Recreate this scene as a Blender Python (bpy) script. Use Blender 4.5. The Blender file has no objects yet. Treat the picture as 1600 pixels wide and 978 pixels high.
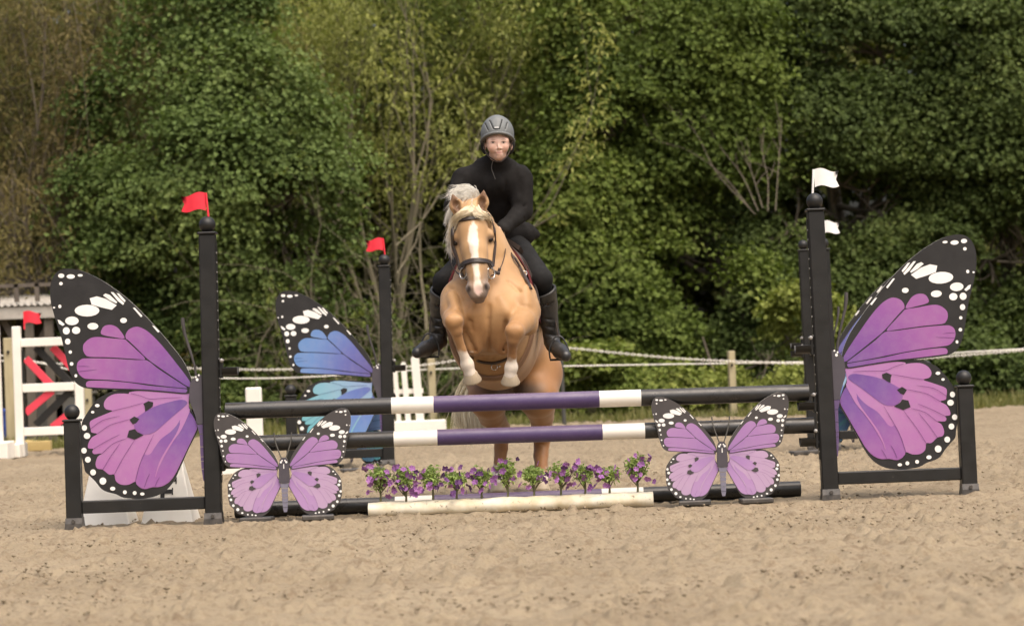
import bpy, math, random
import numpy as np
from mathutils import Vector, Matrix

SC = bpy.context.scene
COL = SC.collection
R = math.radians
random.seed(7)
RNG = np.random.default_rng(7)

# ------------------------------------------------------------------ camera
# a telephoto lens held a metre above the sand, about 16.5 m in front of the fence
FPX = 4125.0            # focal length in pixels of a 1600 px wide frame
ROLL = 2.2
HOR = 59.0
CAMH = 1.0
cam_d = bpy.data.cameras.new("camera")
cam_d.sensor_width = 36.0
cam_d.lens = 36.0 * FPX / 1600.0
cam_d.clip_start = 0.1
cam_d.clip_end = 2000.0
cam_d.dof.use_dof = True
cam_d.dof.focus_distance = 16.9
cam_d.dof.aperture_fstop = 3.0
cam = bpy.data.objects.new("camera", cam_d)
COL.objects.link(cam)
cam.matrix_world = (Matrix.Translation((0, 0, CAMH)) @ Matrix.Rotation(R(90) + math.atan(HOR / FPX), 4, 'X')
                    @ Matrix.Rotation(R(-ROLL), 4, 'Z'))
SC.camera = cam

# ------------------------------------------------------------------ light
SUN_EL, SUN_AZ = 64.0, 148.0       # azimuth clockwise from +Y
SKY_STRENGTH, SUN_STRENGTH, EXPOSURE = 0.13, 1.25, 0.66
world = bpy.data.worlds.new("World")
SC.world = world
world.use_nodes = True
wn = world.node_tree
sky = wn.nodes.new("ShaderNodeTexSky")
sky.sky_type = 'NISHITA'
sky.sun_disc = False
sky.sun_elevation = R(SUN_EL)
sky.sun_rotation = R(SUN_AZ)
sky.air_density = 1.0
sky.dust_density = 10.0
sky.ozone_density = 0.6
wn.links.new(sky.outputs[0], wn.nodes["Background"].inputs[0])
wn.nodes["Background"].inputs[1].default_value = SKY_STRENGTH
sd = bpy.data.lights.new("sun", 'SUN')
sd.energy = SUN_STRENGTH
sd.angle = R(80)
sd.color = (1.0, 0.975, 0.93)
sun = bpy.data.objects.new("sun", sd)
COL.objects.link(sun)
sdir = Vector((math.sin(R(SUN_AZ)) * math.cos(R(SUN_EL)), math.cos(R(SUN_AZ)) * math.cos(R(SUN_EL)), math.sin(R(SUN_EL))))
sun.rotation_euler = sdir.to_track_quat('Z', 'Y').to_euler()
sun.location = sdir * 60
SC.view_settings.view_transform = 'Standard'
SC.view_settings.look = 'None'
SC.view_settings.gamma = 1.0
SC.view_settings.exposure = EXPOSURE
SC.view_settings.use_curve_mapping = False
SC.cycles.max_bounces = 6
SC.cycles.transparent_max_bounces = 4

# ------------------------------------------------------------------ helpers
_c, _s = math.cos(R(ROLL)), math.sin(R(ROLL))
def W(px, py, Y):
    """a place in the world: how far across and how high, from a measurement on the photograph, at depth Y metres"""
    dx, dy = px - 800.0, py - 489.0
    return Vector(((dx * _c - dy * _s) * Y / FPX, Y, CAMH + (HOR - (dx * _s + dy * _c)) * Y / FPX))
def PX(P):
    """the inverse for an array of points (n,3): photograph coordinates, used to read paint patterns off measurements"""
    P = np.asarray(P, float)
    x = P[:, 0] * FPX / P[:, 1]
    y = HOR - (P[:, 2] - CAMH) * FPX / P[:, 1]
    return x * _c + y * _s + 800.0, -x * _s + y * _c + 489.0
def L(p):
    return Vector((float(p[0]), float(p[1]), float(p[2])))

def tag(o, label=None, cat=None, group=None, kind=None):
    if label: o['label'] = label
    if cat: o['category'] = cat
    if group: o['group'] = group
    if kind: o['kind'] = kind
    return o
def empty(name, loc, label=None, cat=None, group=None):
    o = bpy.data.objects.new(name, None)
    o.empty_display_size = 0.1
    COL.objects.link(o)
    o.location = loc
    return tag(o, label, cat, group)
def wloc(o):
    v = Vector((0, 0, 0))
    while o is not None:
        v += o.location
        o = o.parent
    return v
def children(o):
    return [c for c in COL.objects if c.parent == o]
def copy_tree(o, parent=None, kids=None):
    c = o.copy()
    COL.objects.link(c)
    if parent is not None:
        c.parent = parent
    for ch in list(o.children):
        copy_tree(ch, c)
    return c

class MB:
    """collects shapes in world coordinates, then links them as one mesh object"""
    def __init__(self):
        self.v, self.f, self.m, self.sm = [], [], [], []
    def add(self, vs, fs, m=0, smooth=False):
        b = len(self.v)
        self.v += [tuple(p) for p in vs]
        for f in fs:
            self.f.append(tuple(i + b for i in f)); self.m.append(m); self.sm.append(smooth)
        return self
    def box(self, c, size, m=0, rz=0.0, rx=0.0, ry=0.0, bev=0.0):
        hx, hy, hz = size[0] / 2, size[1] / 2, size[2] / 2
        M = Matrix.Translation(c) @ Matrix.Rotation(rz, 4, 'Z') @ Matrix.Rotation(ry, 4, 'Y') @ Matrix.Rotation(rx, 4, 'X')
        if bev <= 0:
            vs = [M @ Vector((x, y, z)) for x in (-hx, hx) for y in (-hy, hy) for z in (-hz, hz)]
            return self.add(vs, [(0, 1, 3, 2), (4, 6, 7, 5), (0, 4, 5, 1), (2, 3, 7, 6), (0, 2, 6, 4), (1, 5, 7, 3)], m)
        # chamfered along all edges
        b = bev
        vs, idx = [], {}
        for sx in (-1, 1):
            for sy in (-1, 1):
                for sz in (-1, 1):
                    for k in range(3):
                        q = [sx * (hx - b), sy * (hy - b), sz * (hz - b)]
                        q[k] += (sx, sy, sz)[k] * b
                        idx[(sx, sy, sz, k)] = len(vs); vs.append(M @ Vector(q))
        fs = []
        for k in range(3):
            a, d = (k + 1) % 3, (k + 2) % 3
            for s in (-1, 1):
                q = []
                for (u, w) in ((-1, -1), (1, -1), (1, 1), (-1, 1)):
                    t = [0, 0, 0]; t[k] = s; t[a] = u; t[d] = w
                    q.append(idx[(t[0], t[1], t[2], k)])
                fs.append(q if s > 0 else q[::-1])
            for u in (-1, 1):
                for w in (-1, 1):
                    t0 = [0, 0, 0]; t1 = [0, 0, 0]
                    t0[a] = t1[a] = u; t0[d] = t1[d] = w; t0[k] = -1; t1[k] = 1
                    q = [idx[(*t0, a)], idx[(*t1, a)], idx[(*t1, d)], idx[(*t0, d)]]
                    fs.append(q if u * w < 0 else q[::-1])
        for sx in (-1, 1):
            for sy in (-1, 1):
                for sz in (-1, 1):
                    q = [idx[(sx, sy, sz, k)] for k in range(3)]
                    fs.append(q if sx * sy * sz > 0 else q[::-1])
        return self.add(vs, fs, m)
    def tube(self, pts, rad, n=8, m=0, cap=True, smooth=True, squash=None):
        """a tube along pts; rad a number or a list; squash=(axis vector, factor) flattens the section"""
        pts = [Vector(p) for p in pts]
        k = len(pts)
        rad = [rad] * k if not hasattr(rad, '__len__') else list(rad)
        t0 = (pts[1] - pts[0]).normalized()
        up = Vector((0, 0, 1)) if abs(t0.z) < 0.9 else Vector((1, 0, 0))
        u = t0.cross(up).normalized()
        vs, fs = [], []
        for i, p in enumerate(pts):
            t = (pts[min(i + 1, k - 1)] - pts[max(i - 1, 0)]).normalized()
            u = (u - t * u.dot(t)).normalized()
            w = t.cross(u)
            for j in range(n):
                a = 2 * math.pi * j / n
                off = (u * math.cos(a) + w * math.sin(a)) * rad[i]
                if squash:
                    ax = squash[0][i] if isinstance(squash[0], list) else squash[0]
                    off = off - ax * (off.dot(ax)) * (1 - squash[1])
                vs.append(p + off)
        for i in range(k - 1):
            for j in range(n):
                fs.append((i * n + j, i * n + (j + 1) % n, (i + 1) * n + (j + 1) % n, (i + 1) * n + j))
        self.add(vs, fs, m, smooth)
        if cap:
            self.add(vs[:n], [tuple(range(n - 1, -1, -1))], m)
            self.add(vs[-n:], [tuple(range(n))], m)
        return self
    def ball(self, c, r, m=0, nu=16, nv=10, sc=(1, 1, 1)):
        c = Vector(c)
        vs, fs = [], []
        for i in range(nv + 1):
            th = math.pi * i / nv
            for j in range(nu):
                ph = 2 * math.pi * j / nu
                vs.append(c + Vector((r * sc[0] * math.sin(th) * math.cos(ph), r * sc[1] * math.sin(th) * math.sin(ph), r * sc[2] * math.cos(th))))
        for i in range(nv):
            for j in range(nu):
                q = (i * nu + j, (i + 1) * nu + j, (i + 1) * nu + (j + 1) % nu, i * nu + (j + 1) % nu)
                fs.append(q)
        return self.add(vs, fs, m, True)
    def plate(self, poly, y0, y1, m=0, medge=None):
        """a flat outline (x,z) given thickness from y0 (front) to y1 (back)"""
        n = len(poly)
        area = sum(poly[i][0] * poly[(i + 1) % n][1] - poly[(i + 1) % n][0] * poly[i][1] for i in range(n))
        if area < 0:
            poly = poly[::-1]
        vs = [(x, y0, z) for x, z in poly] + [(x, y1, z) for x, z in poly]
        self.add(vs, [tuple(range(n))], m)
        self.add(vs, [tuple(range(2 * n - 1, n - 1, -1))], m)
        self.add(vs, [(i, i + n, (i + 1) % n + n, (i + 1) % n) for i in range(n)], m if medge is None else medge)
        return self
    def sheet(self, poly, y, m=0):
        n = len(poly)
        area = sum(poly[i][0] * poly[(i + 1) % n][1] - poly[(i + 1) % n][0] * poly[i][1] for i in range(n))
        if area < 0:
            poly = poly[::-1]
        return self.add([(x, y, z) for x, z in poly], [tuple(range(n))], m)
    def build(self, name, mats, parent=None, origin=None):
        off = wloc(parent) if parent is not None else Vector((0, 0, 0))
        if origin is not None:
            origin = Vector(origin)
        elif parent is None:
            origin = Vector((0, 0, 0))
        else:
            origin = off
        me = bpy.data.meshes.new(name)
        me.from_pydata([(p[0] - origin.x, p[1] - origin.y, p[2] - origin.z) for p in self.v], [], self.f)
        for mm in (mats if isinstance(mats, (list, tuple)) else [mats]):
            me.materials.append(mm)
        me.polygons.foreach_set('material_index', self.m)
        me.polygons.foreach_set('use_smooth', self.sm)
        me.update()
        o = bpy.data.objects.new(name, me)
        COL.objects.link(o)
        if parent is not None:
            o.parent = parent
        o.location = origin - off
        return o

def np_mesh(name, V, F, mats, parent=None, cols=None, smooth=False, origin=None, midx=None):
    """a mesh from numpy arrays: V (n,3), F (m,k) all faces with k corners; cols (n,3) go into the attribute Col"""
    off = wloc(parent) if parent is not None else Vector((0, 0, 0))
    org = Vector(origin) if origin is not None else off
    V = np.asarray(V, np.float32) - np.array(org, np.float32)
    F = np.asarray(F, np.int32)
    me = bpy.data.meshes.new(name)
    n, (m, k) = len(V), F.shape
    me.vertices.add(n); me.vertices.foreach_set('co', V.ravel())
    me.loops.add(m * k); me.loops.foreach_set('vertex_index', F.ravel())
    me.polygons.add(m); me.polygons.foreach_set('loop_start', np.arange(0, m * k, k, dtype=np.int32))
    me.polygons.foreach_set('use_smooth', np.full(m, smooth, bool))
    for mm in (mats if isinstance(mats, (list, tuple)) else [mats]):
        me.materials.append(mm)
    if midx is not None:
        me.polygons.foreach_set('material_index', np.asarray(midx, np.int32))
    if cols is not None:
        at = me.attributes.new('Col', 'FLOAT_COLOR', 'POINT')
        c4 = np.ones((n, 4), np.float32); c4[:, :3] = cols
        at.data.foreach_set('color', c4.ravel())
    me.update(calc_edges=True)
    me.validate()
    o = bpy.data.objects.new(name, me)
    COL.objects.link(o)
    if parent is not None: o.parent = parent
    o.location = org - off
    return o

def smooth_path(pts, n=6):
    """Catmull-Rom through the points"""
    P = [Vector(p) for p in pts]
    P = [P[0] * 2 - P[1]] + P + [P[-1] * 2 - P[-2]]
    out = []
    for i in range(1, len(P) - 2):
        for j in range(n):
            t = j / n
            a, b, c, d = P[i - 1], P[i], P[i + 1], P[i + 2]
            out.append(0.5 * ((2 * b) + (c - a) * t + (2 * a - 5 * b + 4 * c - d) * t * t + (3 * b - a - 3 * c + d) * t ** 3))
    out.append(P[-2])
    return out
def smooth_loop(pts, n=3):
    """closed Catmull-Rom outline in 2-D"""
    k = len(pts); out = []
    for i in range(k):
        a, b, c, d = (Vector(pts[(i + q) % k]) for q in (-1, 0, 1, 2))
        for j in range(n):
            t = j / n
            p = 0.5 * ((2 * b) + (c - a) * t + (2 * a - 5 * b + 4 * c - d) * t * t + (3 * b - a - 3 * c + d) * t ** 3)
            out.append((p.x, p.y))
    return out

def vnoise2(x, y, seed):
    """smooth value noise, 2-D arrays, 0..1"""
    r = np.random.default_rng(seed).random((256, 256)).astype(np.float32)
    xi, yi = np.floor(x).astype(int), np.floor(y).astype(int)
    fx, fy = x - xi, y - yi
    fx, fy = fx * fx * (3 - 2 * fx), fy * fy * (3 - 2 * fy)
    a, b = r[xi % 256, yi % 256], r[(xi + 1) % 256, yi % 256]
    c, d = r[xi % 256, (yi + 1) % 256], r[(xi + 1) % 256, (yi + 1) % 256]
    return (a * (1 - fx) + b * fx) * (1 - fy) + (c * (1 - fx) + d * fx) * fy
def vnoise3(P, seed):
    r = np.random.default_rng(seed).random((32, 32, 32)).astype(np.float32)
    i = np.floor(P).astype(int); f = P - i; f = f * f * (3 - 2 * f)
    out = 0
    for a in (0, 1):
        for b in (0, 1):
            for c in (0, 1):
                w = (f[..., 0] if a else 1 - f[..., 0]) * (f[..., 1] if b else 1 - f[..., 1]) * (f[..., 2] if c else 1 - f[..., 2])
                out = out + w * r[(i[..., 0] + a) % 32, (i[..., 1] + b) % 32, (i[..., 2] + c) % 32]
    return out

# ------------------------------------------------------------------ materials
def new_mat(name):
    m = bpy.data.materials.new(name); m.use_nodes = True
    nt = m.node_tree
    return m, nt, nt.nodes["Principled BSDF"]
def rgb(c): return (c[0], c[1], c[2], 1.0)
def nd(nt, t, **kw):
    n = nt.nodes.new(t)
    for k, v in kw.items():
        setattr(n, k, v)
    return n
def mixrgb(nt, fac, a, b, mode='MIX'):
    n = nt.nodes.new("ShaderNodeMix"); n.data_type = 'RGBA'; n.blend_type = mode
    for s, v in ((n.inputs[0], fac), (n.inputs[6], a), (n.inputs[7], b)):
        if hasattr(v, 'links') or hasattr(v, 'is_output'): nt.links.new(v, s)
        elif isinstance(v, (int, float)): s.default_value = v
        else: s.default_value = rgb(v)
    return n.outputs[2]
def noise(nt, scale, detail=4, rough=0.6, coords=None, stretch=None):
    n = nt.nodes.new("ShaderNodeTexNoise")
    n.inputs['Scale'].default_value = scale; n.inputs['Detail'].default_value = detail; n.inputs['Roughness'].default_value = rough
    tc = coords or nd(nt, "ShaderNodeTexCoord").outputs['Object']
    if stretch:
        mp = nd(nt, "ShaderNodeMapping"); mp.inputs['Scale'].default_value = stretch
        nt.links.new(tc, mp.inputs[0]); tc = mp.outputs[0]
    nt.links.new(tc, n.inputs['Vector'])
    return n.outputs['Fac']
def ramp(nt, fac, stops):
    n = nt.nodes.new("ShaderNodeValToRGB")
    while len(n.color_ramp.elements) < len(stops): n.color_ramp.elements.new(0.5)
    for e, (p, c) in zip(n.color_ramp.elements, stops):
        e.position = p; e.color = rgb(c) if hasattr(c, '__len__') else (c, c, c, 1)
    nt.links.new(fac, n.inputs[0])
    return n.outputs[0]
def bump(nt, bsdf, h, strength, dist=0.01):
    b = nt.nodes.new("ShaderNodeBump"); b.inputs['Strength'].default_value = strength; b.inputs['Distance'].default_value = dist
    nt.links.new(h, b.inputs['Height']); nt.links.new(b.outputs[0], bsdf.inputs['Normal'])

def worn(name, c, rough=0.5, c2=None, scale=6.0, amount=0.5, fleck=None, fleck_scale=60, fleck_cut=0.66, bmp=0.15, bscale=40, spec=0.5, stretch=None):
    """painted or natural surface: base colour clouded by c2, flecked with dirt, slightly uneven"""
    m, nt, b = new_mat(name)
    c2 = c2 or tuple(x * 0.75 for x in c)
    col = mixrgb(nt, ramp(nt, noise(nt, scale, 5, stretch=stretch), [(0.35, 0.0), (0.7, amount)]), c, c2)
    if fleck:
        col = mixrgb(nt, ramp(nt, noise(nt, fleck_scale, 3, 0.7), [(fleck_cut, 0.0), (fleck_cut + 0.06, 0.8)]), col, fleck)
    nt.links.new(col, b.inputs['Base Color'])
    b.inputs['Specular IOR Level'].default_value = spec
    nt.links.new(ramp(nt, noise(nt, scale * 3, 4), [(0.3, max(rough - 0.1, 0)), (0.7, min(rough + 0.12, 1))]), b.inputs['Roughness'])
    bump(nt, b, noise(nt, bscale, 4, stretch=stretch), bmp, 0.004)
    return m
def col_mat(name, rough=0.6, spec=0.4, bmp=0.2, bscale=120, mottle=0.25, mscale=12, sheen=0.0, stretch=None, sss=0.0):
    """reads its colour from the mesh attribute Col"""
    m, nt, b = new_mat(name)
    at = nd(nt, "ShaderNodeAttribute", attribute_name='Col')
    dark = mixrgb(nt, 1.0, at.outputs['Color'], (0.62, 0.6, 0.58), 'MULTIPLY')
    col = mixrgb(nt, ramp(nt, noise(nt, mscale, 5, stretch=stretch), [(0.35, 0.0), (0.75, mottle)]), at.outputs['Color'], dark)
    nt.links.new(col, b.inputs['Base Color'])
    b.inputs['Roughness'].default_value = rough
    b.inputs['Specular IOR Level'].default_value = spec
    if sheen: b.inputs['Sheen Weight'].default_value = sheen
    if sss:
        b.inputs['Subsurface Weight'].default_value = sss
        b.inputs['Subsurface Radius'].default_value = (0.012, 0.005, 0.003)
        b.inputs['Subsurface Scale'].default_value = 1.0
    bump(nt, b, noise(nt, bscale, 3, stretch=stretch), bmp, 0.003)
    return m
def leaf_mat(name, trans=0.3, rough=0.55, spec=0.25):
    m, nt, b = new_mat(name)
    at = nd(nt, "ShaderNodeAttribute", attribute_name='Col')
    nt.links.new(at.outputs['Color'], b.inputs['Base Color'])
    b.inputs['Roughness'].default_value = rough; b.inputs['Specular IOR Level'].default_value = spec
    tr = nd(nt, "ShaderNodeBsdfTranslucent")
    nt.links.new(mixrgb(nt, 1.0, at.outputs['Color'], (1.0, 1.15, 0.5), 'MULTIPLY'), tr.inputs[0])
    mx = nd(nt, "ShaderNodeMixShader"); mx.inputs[0].default_value = trans
    nt.links.new(b.outputs[0], mx.inputs[1]); nt.links.new(tr.outputs[0], mx.inputs[2])
    nt.links.new(mx.outputs[0], nt.nodes["Material Output"].inputs[0])
    return m

# ------------------------------------------------------------------ soft bodies: smooth unions of tapered limbs, skinned on a grid
class Field:
    def __init__(self, lo, hi, h):
        self.lo = np.array(lo, np.float32); self.h = h
        self.n = np.ceil((np.array(hi) - np.array(lo)) / h).astype(int) + 1
        self.d = np.full(self.n, 1.0, np.float32)
    def _sub(self, pmin, pmax):
        a = np.clip(np.floor((np.array(pmin) - self.lo) / self.h).astype(int), 0, self.n - 1)
        b = np.clip(np.ceil((np.array(pmax) - self.lo) / self.h).astype(int) + 1, 1, self.n)
        ax = [self.lo[i] + self.h * np.arange(a[i], b[i], dtype=np.float32) for i in range(3)]
        return tuple(slice(a[i], b[i]) for i in range(3)), np.meshgrid(*ax, indexing='ij', sparse=True)
    def _blend(self, sl, d, k, sub):
        o = self.d[sl]
        if sub:
            d = -d
            hh = np.clip(0.5 - 0.5 * (d - o) / k, 0, 1)   # smooth max
            self.d[sl] = o * hh + d * (1 - hh) + k * hh * (1 - hh)
        else:
            hh = np.clip(0.5 + 0.5 * (o - d) / k, 0, 1)
            self.d[sl] = o * (1 - hh) + d * hh - k * hh * (1 - hh)
    def cone(self, a, b, ra, rb, k=0.05, sub=False, sq=(1, 1, 1)):
        """tapered limb; sq flattens world axes (0.7 = that much thinner)"""
        a, b = np.array(a, np.float32), np.array(b, np.float32)
        sq = np.array(sq, np.float32)
        pad = max(ra, rb) * float(max(sq)) + k + 3 * self.h
        sl, (X, Y, Z) = self._sub(np.minimum(a, b) - pad, np.maximum(a, b) + pad)
        ax, ay, az = (X - a[0]) / sq[0], (Y - a[1]) / sq[1], (Z - a[2]) / sq[2]
        v = (b - a) / sq
        t = np.clip((ax * v[0] + ay * v[1] + az * v[2]) / max(float(v @ v), 1e-9), 0, 1)
        d = np.sqrt((ax - t * v[0]) ** 2 + (ay - t * v[1]) ** 2 + (az - t * v[2]) ** 2) - (ra + t * (rb - ra))
        self._blend(sl, d * float(min(sq)), k, sub)
        return self
    def ball(self, c, r, k=0.05, sub=False, sq=(1, 1, 1)):
        return self.cone(c, np.array(c) + 1e-5, r, r, k, sub, sq)
    def chain(self, pts, rad, k=0.05, sq=(1, 1, 1)):
        for i in range(len(pts) - 1):
            self.cone(pts[i], pts[i + 1], rad[i], rad[i + 1], k if i == 0 else min(k, 0.02), False, sq)
        return self
    def cut_below(self, p, nrm, k=0.006):
        """remove everything on the side that nrm points to, beyond p"""
        nrm = Vector(nrm).normalized(); p = Vector(p)
        sl, (X, Y, Z) = self._sub(self.lo, self.lo + self.h * self.n)
        d = -((X - p.x) * nrm.x + (Y - p.y) * nrm.y + (Z - p.z) * nrm.z)
        self._blend(sl, d, k, True)
        return self
    def at(self, P):
        g = (np.asarray(P, np.float32) - self.lo) / self.h
        i = np.clip(np.floor(g).astype(int), 0, self.n - 2); f = np.clip(g - i, 0, 1)
        out = 0
        for a in (0, 1):
            for b in (0, 1):
                for c in (0, 1):
                    w = (f[..., 0] if a else 1 - f[..., 0]) * (f[..., 1] if b else 1 - f[..., 1]) * (f[..., 2] if c else 1 - f[..., 2])
                    out = out + w * self.d[i[..., 0] + a, i[..., 1] + b, i[..., 2] + c]
        return out
    def grad(self, p):
        e = self.h
        P = np.array(p, np.float32)
        g = [float(self.at(P + d) - self.at(P - d)) for d in np.eye(3) * e]
        v = Vector(g)
        return v.normalized() if v.length > 1e-9 else Vector((0, -1, 0))
    def hit(self, px, py, y0, y1, off=0.0, step=0.004):
        """the skin's front at this measurement, lifted by off along the normal; None when nothing is there"""
        ys = np.arange(y0, y1, step)
        P = np.array([W(px, py, y) for y in ys])
        d = self.at(P)
        k = np.nonzero(d < 0)[0]
        if len(k) == 0:
            k = [int(np.argmin(d))]
        p = Vector(P[k[0]])
        return p + self.grad(p) * (off + float(-d[k[0]]) * 0)
    def mesh(self):
        d = self.d; h = self.h
        n = d.shape
        s = d < 0
        # active cells
        c = np.zeros((n[0] - 1, n[1] - 1, n[2] - 1), np.uint8)
        for i in (0, 1):
            for j in (0, 1):
                for k in (0, 1):
                    c += s[i:n[0] - 1 + i, j:n[1] - 1 + j, k:n[2] - 1 + k]
        act = (c > 0) & (c < 8)
        ijk = np.argwhere(act)
        idx = np.full(act.shape, -1, np.int32); idx[act] = np.arange(len(ijk))
        acc = np.zeros((len(ijk), 3), np.float32); cnt = np.zeros(len(ijk), np.float32)
        corners = [(i, j, k) for i in (0, 1) for j in (0, 1) for k in (0, 1)]
        val = {q: d[ijk[:, 0] + q[0], ijk[:, 1] + q[1], ijk[:, 2] + q[2]] for q in corners}
        for a in corners:
            for ax in range(3):
                if a[ax] == 0:
                    b = list(a); b[ax] = 1; b = tuple(b)
                    va, vb = val[a], val[b]
                    m = (va < 0) != (vb < 0)
                    t = np.where(m, va / np.where(m, va - vb, 1), 0)
                    p = np.tile(np.array(a, np.float32), (len(ijk), 1)); p[:, ax] += t
                    acc[m] += p[m]; cnt[m] += 1
        V = self.lo + h * (ijk + acc / cnt[:, None])
        F = []
        for ax in range(3):
            u, w = (ax + 1) % 3, (ax + 2) % 3
            sa = [slice(None)] * 3; sb = [slice(None)] * 3
            sa[ax] = slice(0, n[ax] - 1); sb[ax] = slice(1, n[ax])
            ch = s[tuple(sa)] != s[tuple(sb)]
            e = np.argwhere(ch)
            e = e[(e[:, u] > 0) & (e[:, w] > 0) & (e[:, u] < n[u] - 1) & (e[:, w] < n[w] - 1)]
            inside = s[e[:, 0], e[:, 1], e[:, 2]]
            def g(du, dw):
                q = e.copy(); q[:, u] -= du; q[:, w] -= dw
                return idx[q[:, 0], q[:, 1], q[:, 2]]
            quad = np.stack([g(1, 1), g(0, 1), g(0, 0), g(1, 0)], 1)
            quad[~inside] = quad[~inside][:, ::-1]
            F.append(quad)
        return V, np.concatenate(F)
    def normals(self, V):
        e = self.h * 1.5
        G = np.stack([self.at(V + np.eye(3, dtype=np.float32)[i] * e) - self.at(V - np.eye(3, dtype=np.float32)[i] * e) for i in range(3)], 1)
        return G / np.maximum(np.linalg.norm(G, axis=1, keepdims=True), 1e-9)

# ================================================================== the ground
def make_ground():
    xs = np.concatenate([[-400, -150, -60, -30, -18, -12], np.arange(-9, -4.2, 0.06), np.arange(-4.2, 4.2, 0.021), np.arange(4.2, 9, 0.06), [9, 12, 18, 30, 60, 150, 400]])
    ys = [-300, -80, -30, -8, 0, 4, 7]
    y = 8.6
    while y < 40:
        ys.append(y); y += 0.0021 * y if y < 24 else 0.006 * y
    ys = np.array(ys + [41, 44, 50, 60, 90, 160, 400])
    X, Y = np.meshgrid(xs, ys, indexing='ij')
    n = (vnoise2(X * 0.9, Y * 0.9, 1) - 0.5) * 0.03
    n += (vnoise2(X * 3.1 + 9, Y * 3.1, 2) - 0.5) * 0.03
    a = vnoise2(X * 9 + 3, Y * 7, 3); n += (a - 0.5) * 0.011
    b = vnoise2(X * 21, Y * 21 + 5, 4); n += np.maximum(b - 0.55, 0) * 0.05
    n += np.maximum(vnoise2(X * 15 + 2, Y * 11, 8) - 0.72, 0) * 0.16
    n += (vnoise2(X * 34, Y * 30, 5) - 0.5) * 0.020
    near = (np.abs(X) < 9) & (Y > 8) & (Y < 38)
    n = np.where(near, n, 0)
    # packed flatter where things stand on it
    for (x0, y0, r) in [(-1.9, 16.5, .3), (1.95, 16.5, .3), (-2.8, 16.5, .3), (2.85, 16.5, .3), (-1.45, 16.65, .45), (1.35, 16.65, .45)]:
        n *= 1 - 0.85 * np.exp(-((X - x0) ** 2 + (Y - y0) ** 2) / r ** 2)
    n *= np.where(np.abs(Y - 16.75) < 0.5, 0.6, 1)
    V = np.stack([X.ravel(), Y.ravel(), n.ravel() - 0.006], 1)
    nx, ny = len(xs), len(ys)
    i, j = np.meshgrid(np.arange(nx - 1), np.arange(ny - 1), indexing='ij')
    q = (i * ny + j).ravel()
    F = np.stack([q, q + ny, q + ny + 1, q + 1], 1)
    m, nt, bs = new_mat("arena_sand")
    big = ramp(nt, noise(nt, 0.8, 4), [(0.3, 0.0), (0.75, 1.0)])
    c = mixrgb(nt, big, (0.290, 0.237, 0.160), (0.218, 0.174, 0.115))
    c = mixrgb(nt, ramp(nt, noise(nt, 14, 7, 0.82), [(0.50, 0.0), (0.62, 0.8)]), c, (0.15, 0.108, 0.07))
    c = mixrgb(nt, ramp(nt, noise(nt, 40, 4, 0.7), [(0.55, 0.0), (0.72, 0.65)]), c, (0.135, 0.09, 0.057))
    c = mixrgb(nt, ramp(nt, noise(nt, 90, 3, 0.7), [(0.58, 0.0), (0.75, 0.55)]), c, (0.42, 0.34, 0.25))
    nt.links.new(c, bs.inputs['Base Color'])
    bs.inputs['Roughness'].default_value = 0.95; bs.inputs['Specular IOR Level'].default_value = 0.15
    bump(nt, bs, noise(nt, 55, 6, 0.75), 0.6, 0.012)
    # beyond the arena the sand gives way to turf: a straight edge with a ragged border, far behind the fence
    tc = nd(nt, "ShaderNodeTexCoord"); sx = nd(nt, "ShaderNodeSeparateXYZ"); nt.links.new(tc.outputs['Object'], sx.inputs[0])
    wob = nd(nt, "ShaderNodeMath", operation='MULTIPLY_ADD'); nt.links.new(noise(nt, 1.4, 5), wob.inputs[0]); wob.inputs[1].default_value = 2.2; nt.links.new(sx.outputs['Y'], wob.inputs[2])
    gt = nd(nt, "ShaderNodeMath", operation='GREATER_THAN'); nt.links.new(wob.outputs[0], gt.inputs[0]); gt.inputs[1].default_value = 36.4
    turf = mixrgb(nt, noise(nt, 5, 4), (0.055, 0.055, 0.022), (0.11, 0.10, 0.045))
    nt.links.new(mixrgb(nt, gt.outputs[0], c, turf), bs.inputs['Base Color'])
    o = np_mesh("ground", V, F, m, smooth=True)
    tag(o, "tan arena sand churned by hooves, running back to the turf", kind='structure')
make_ground()

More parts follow.
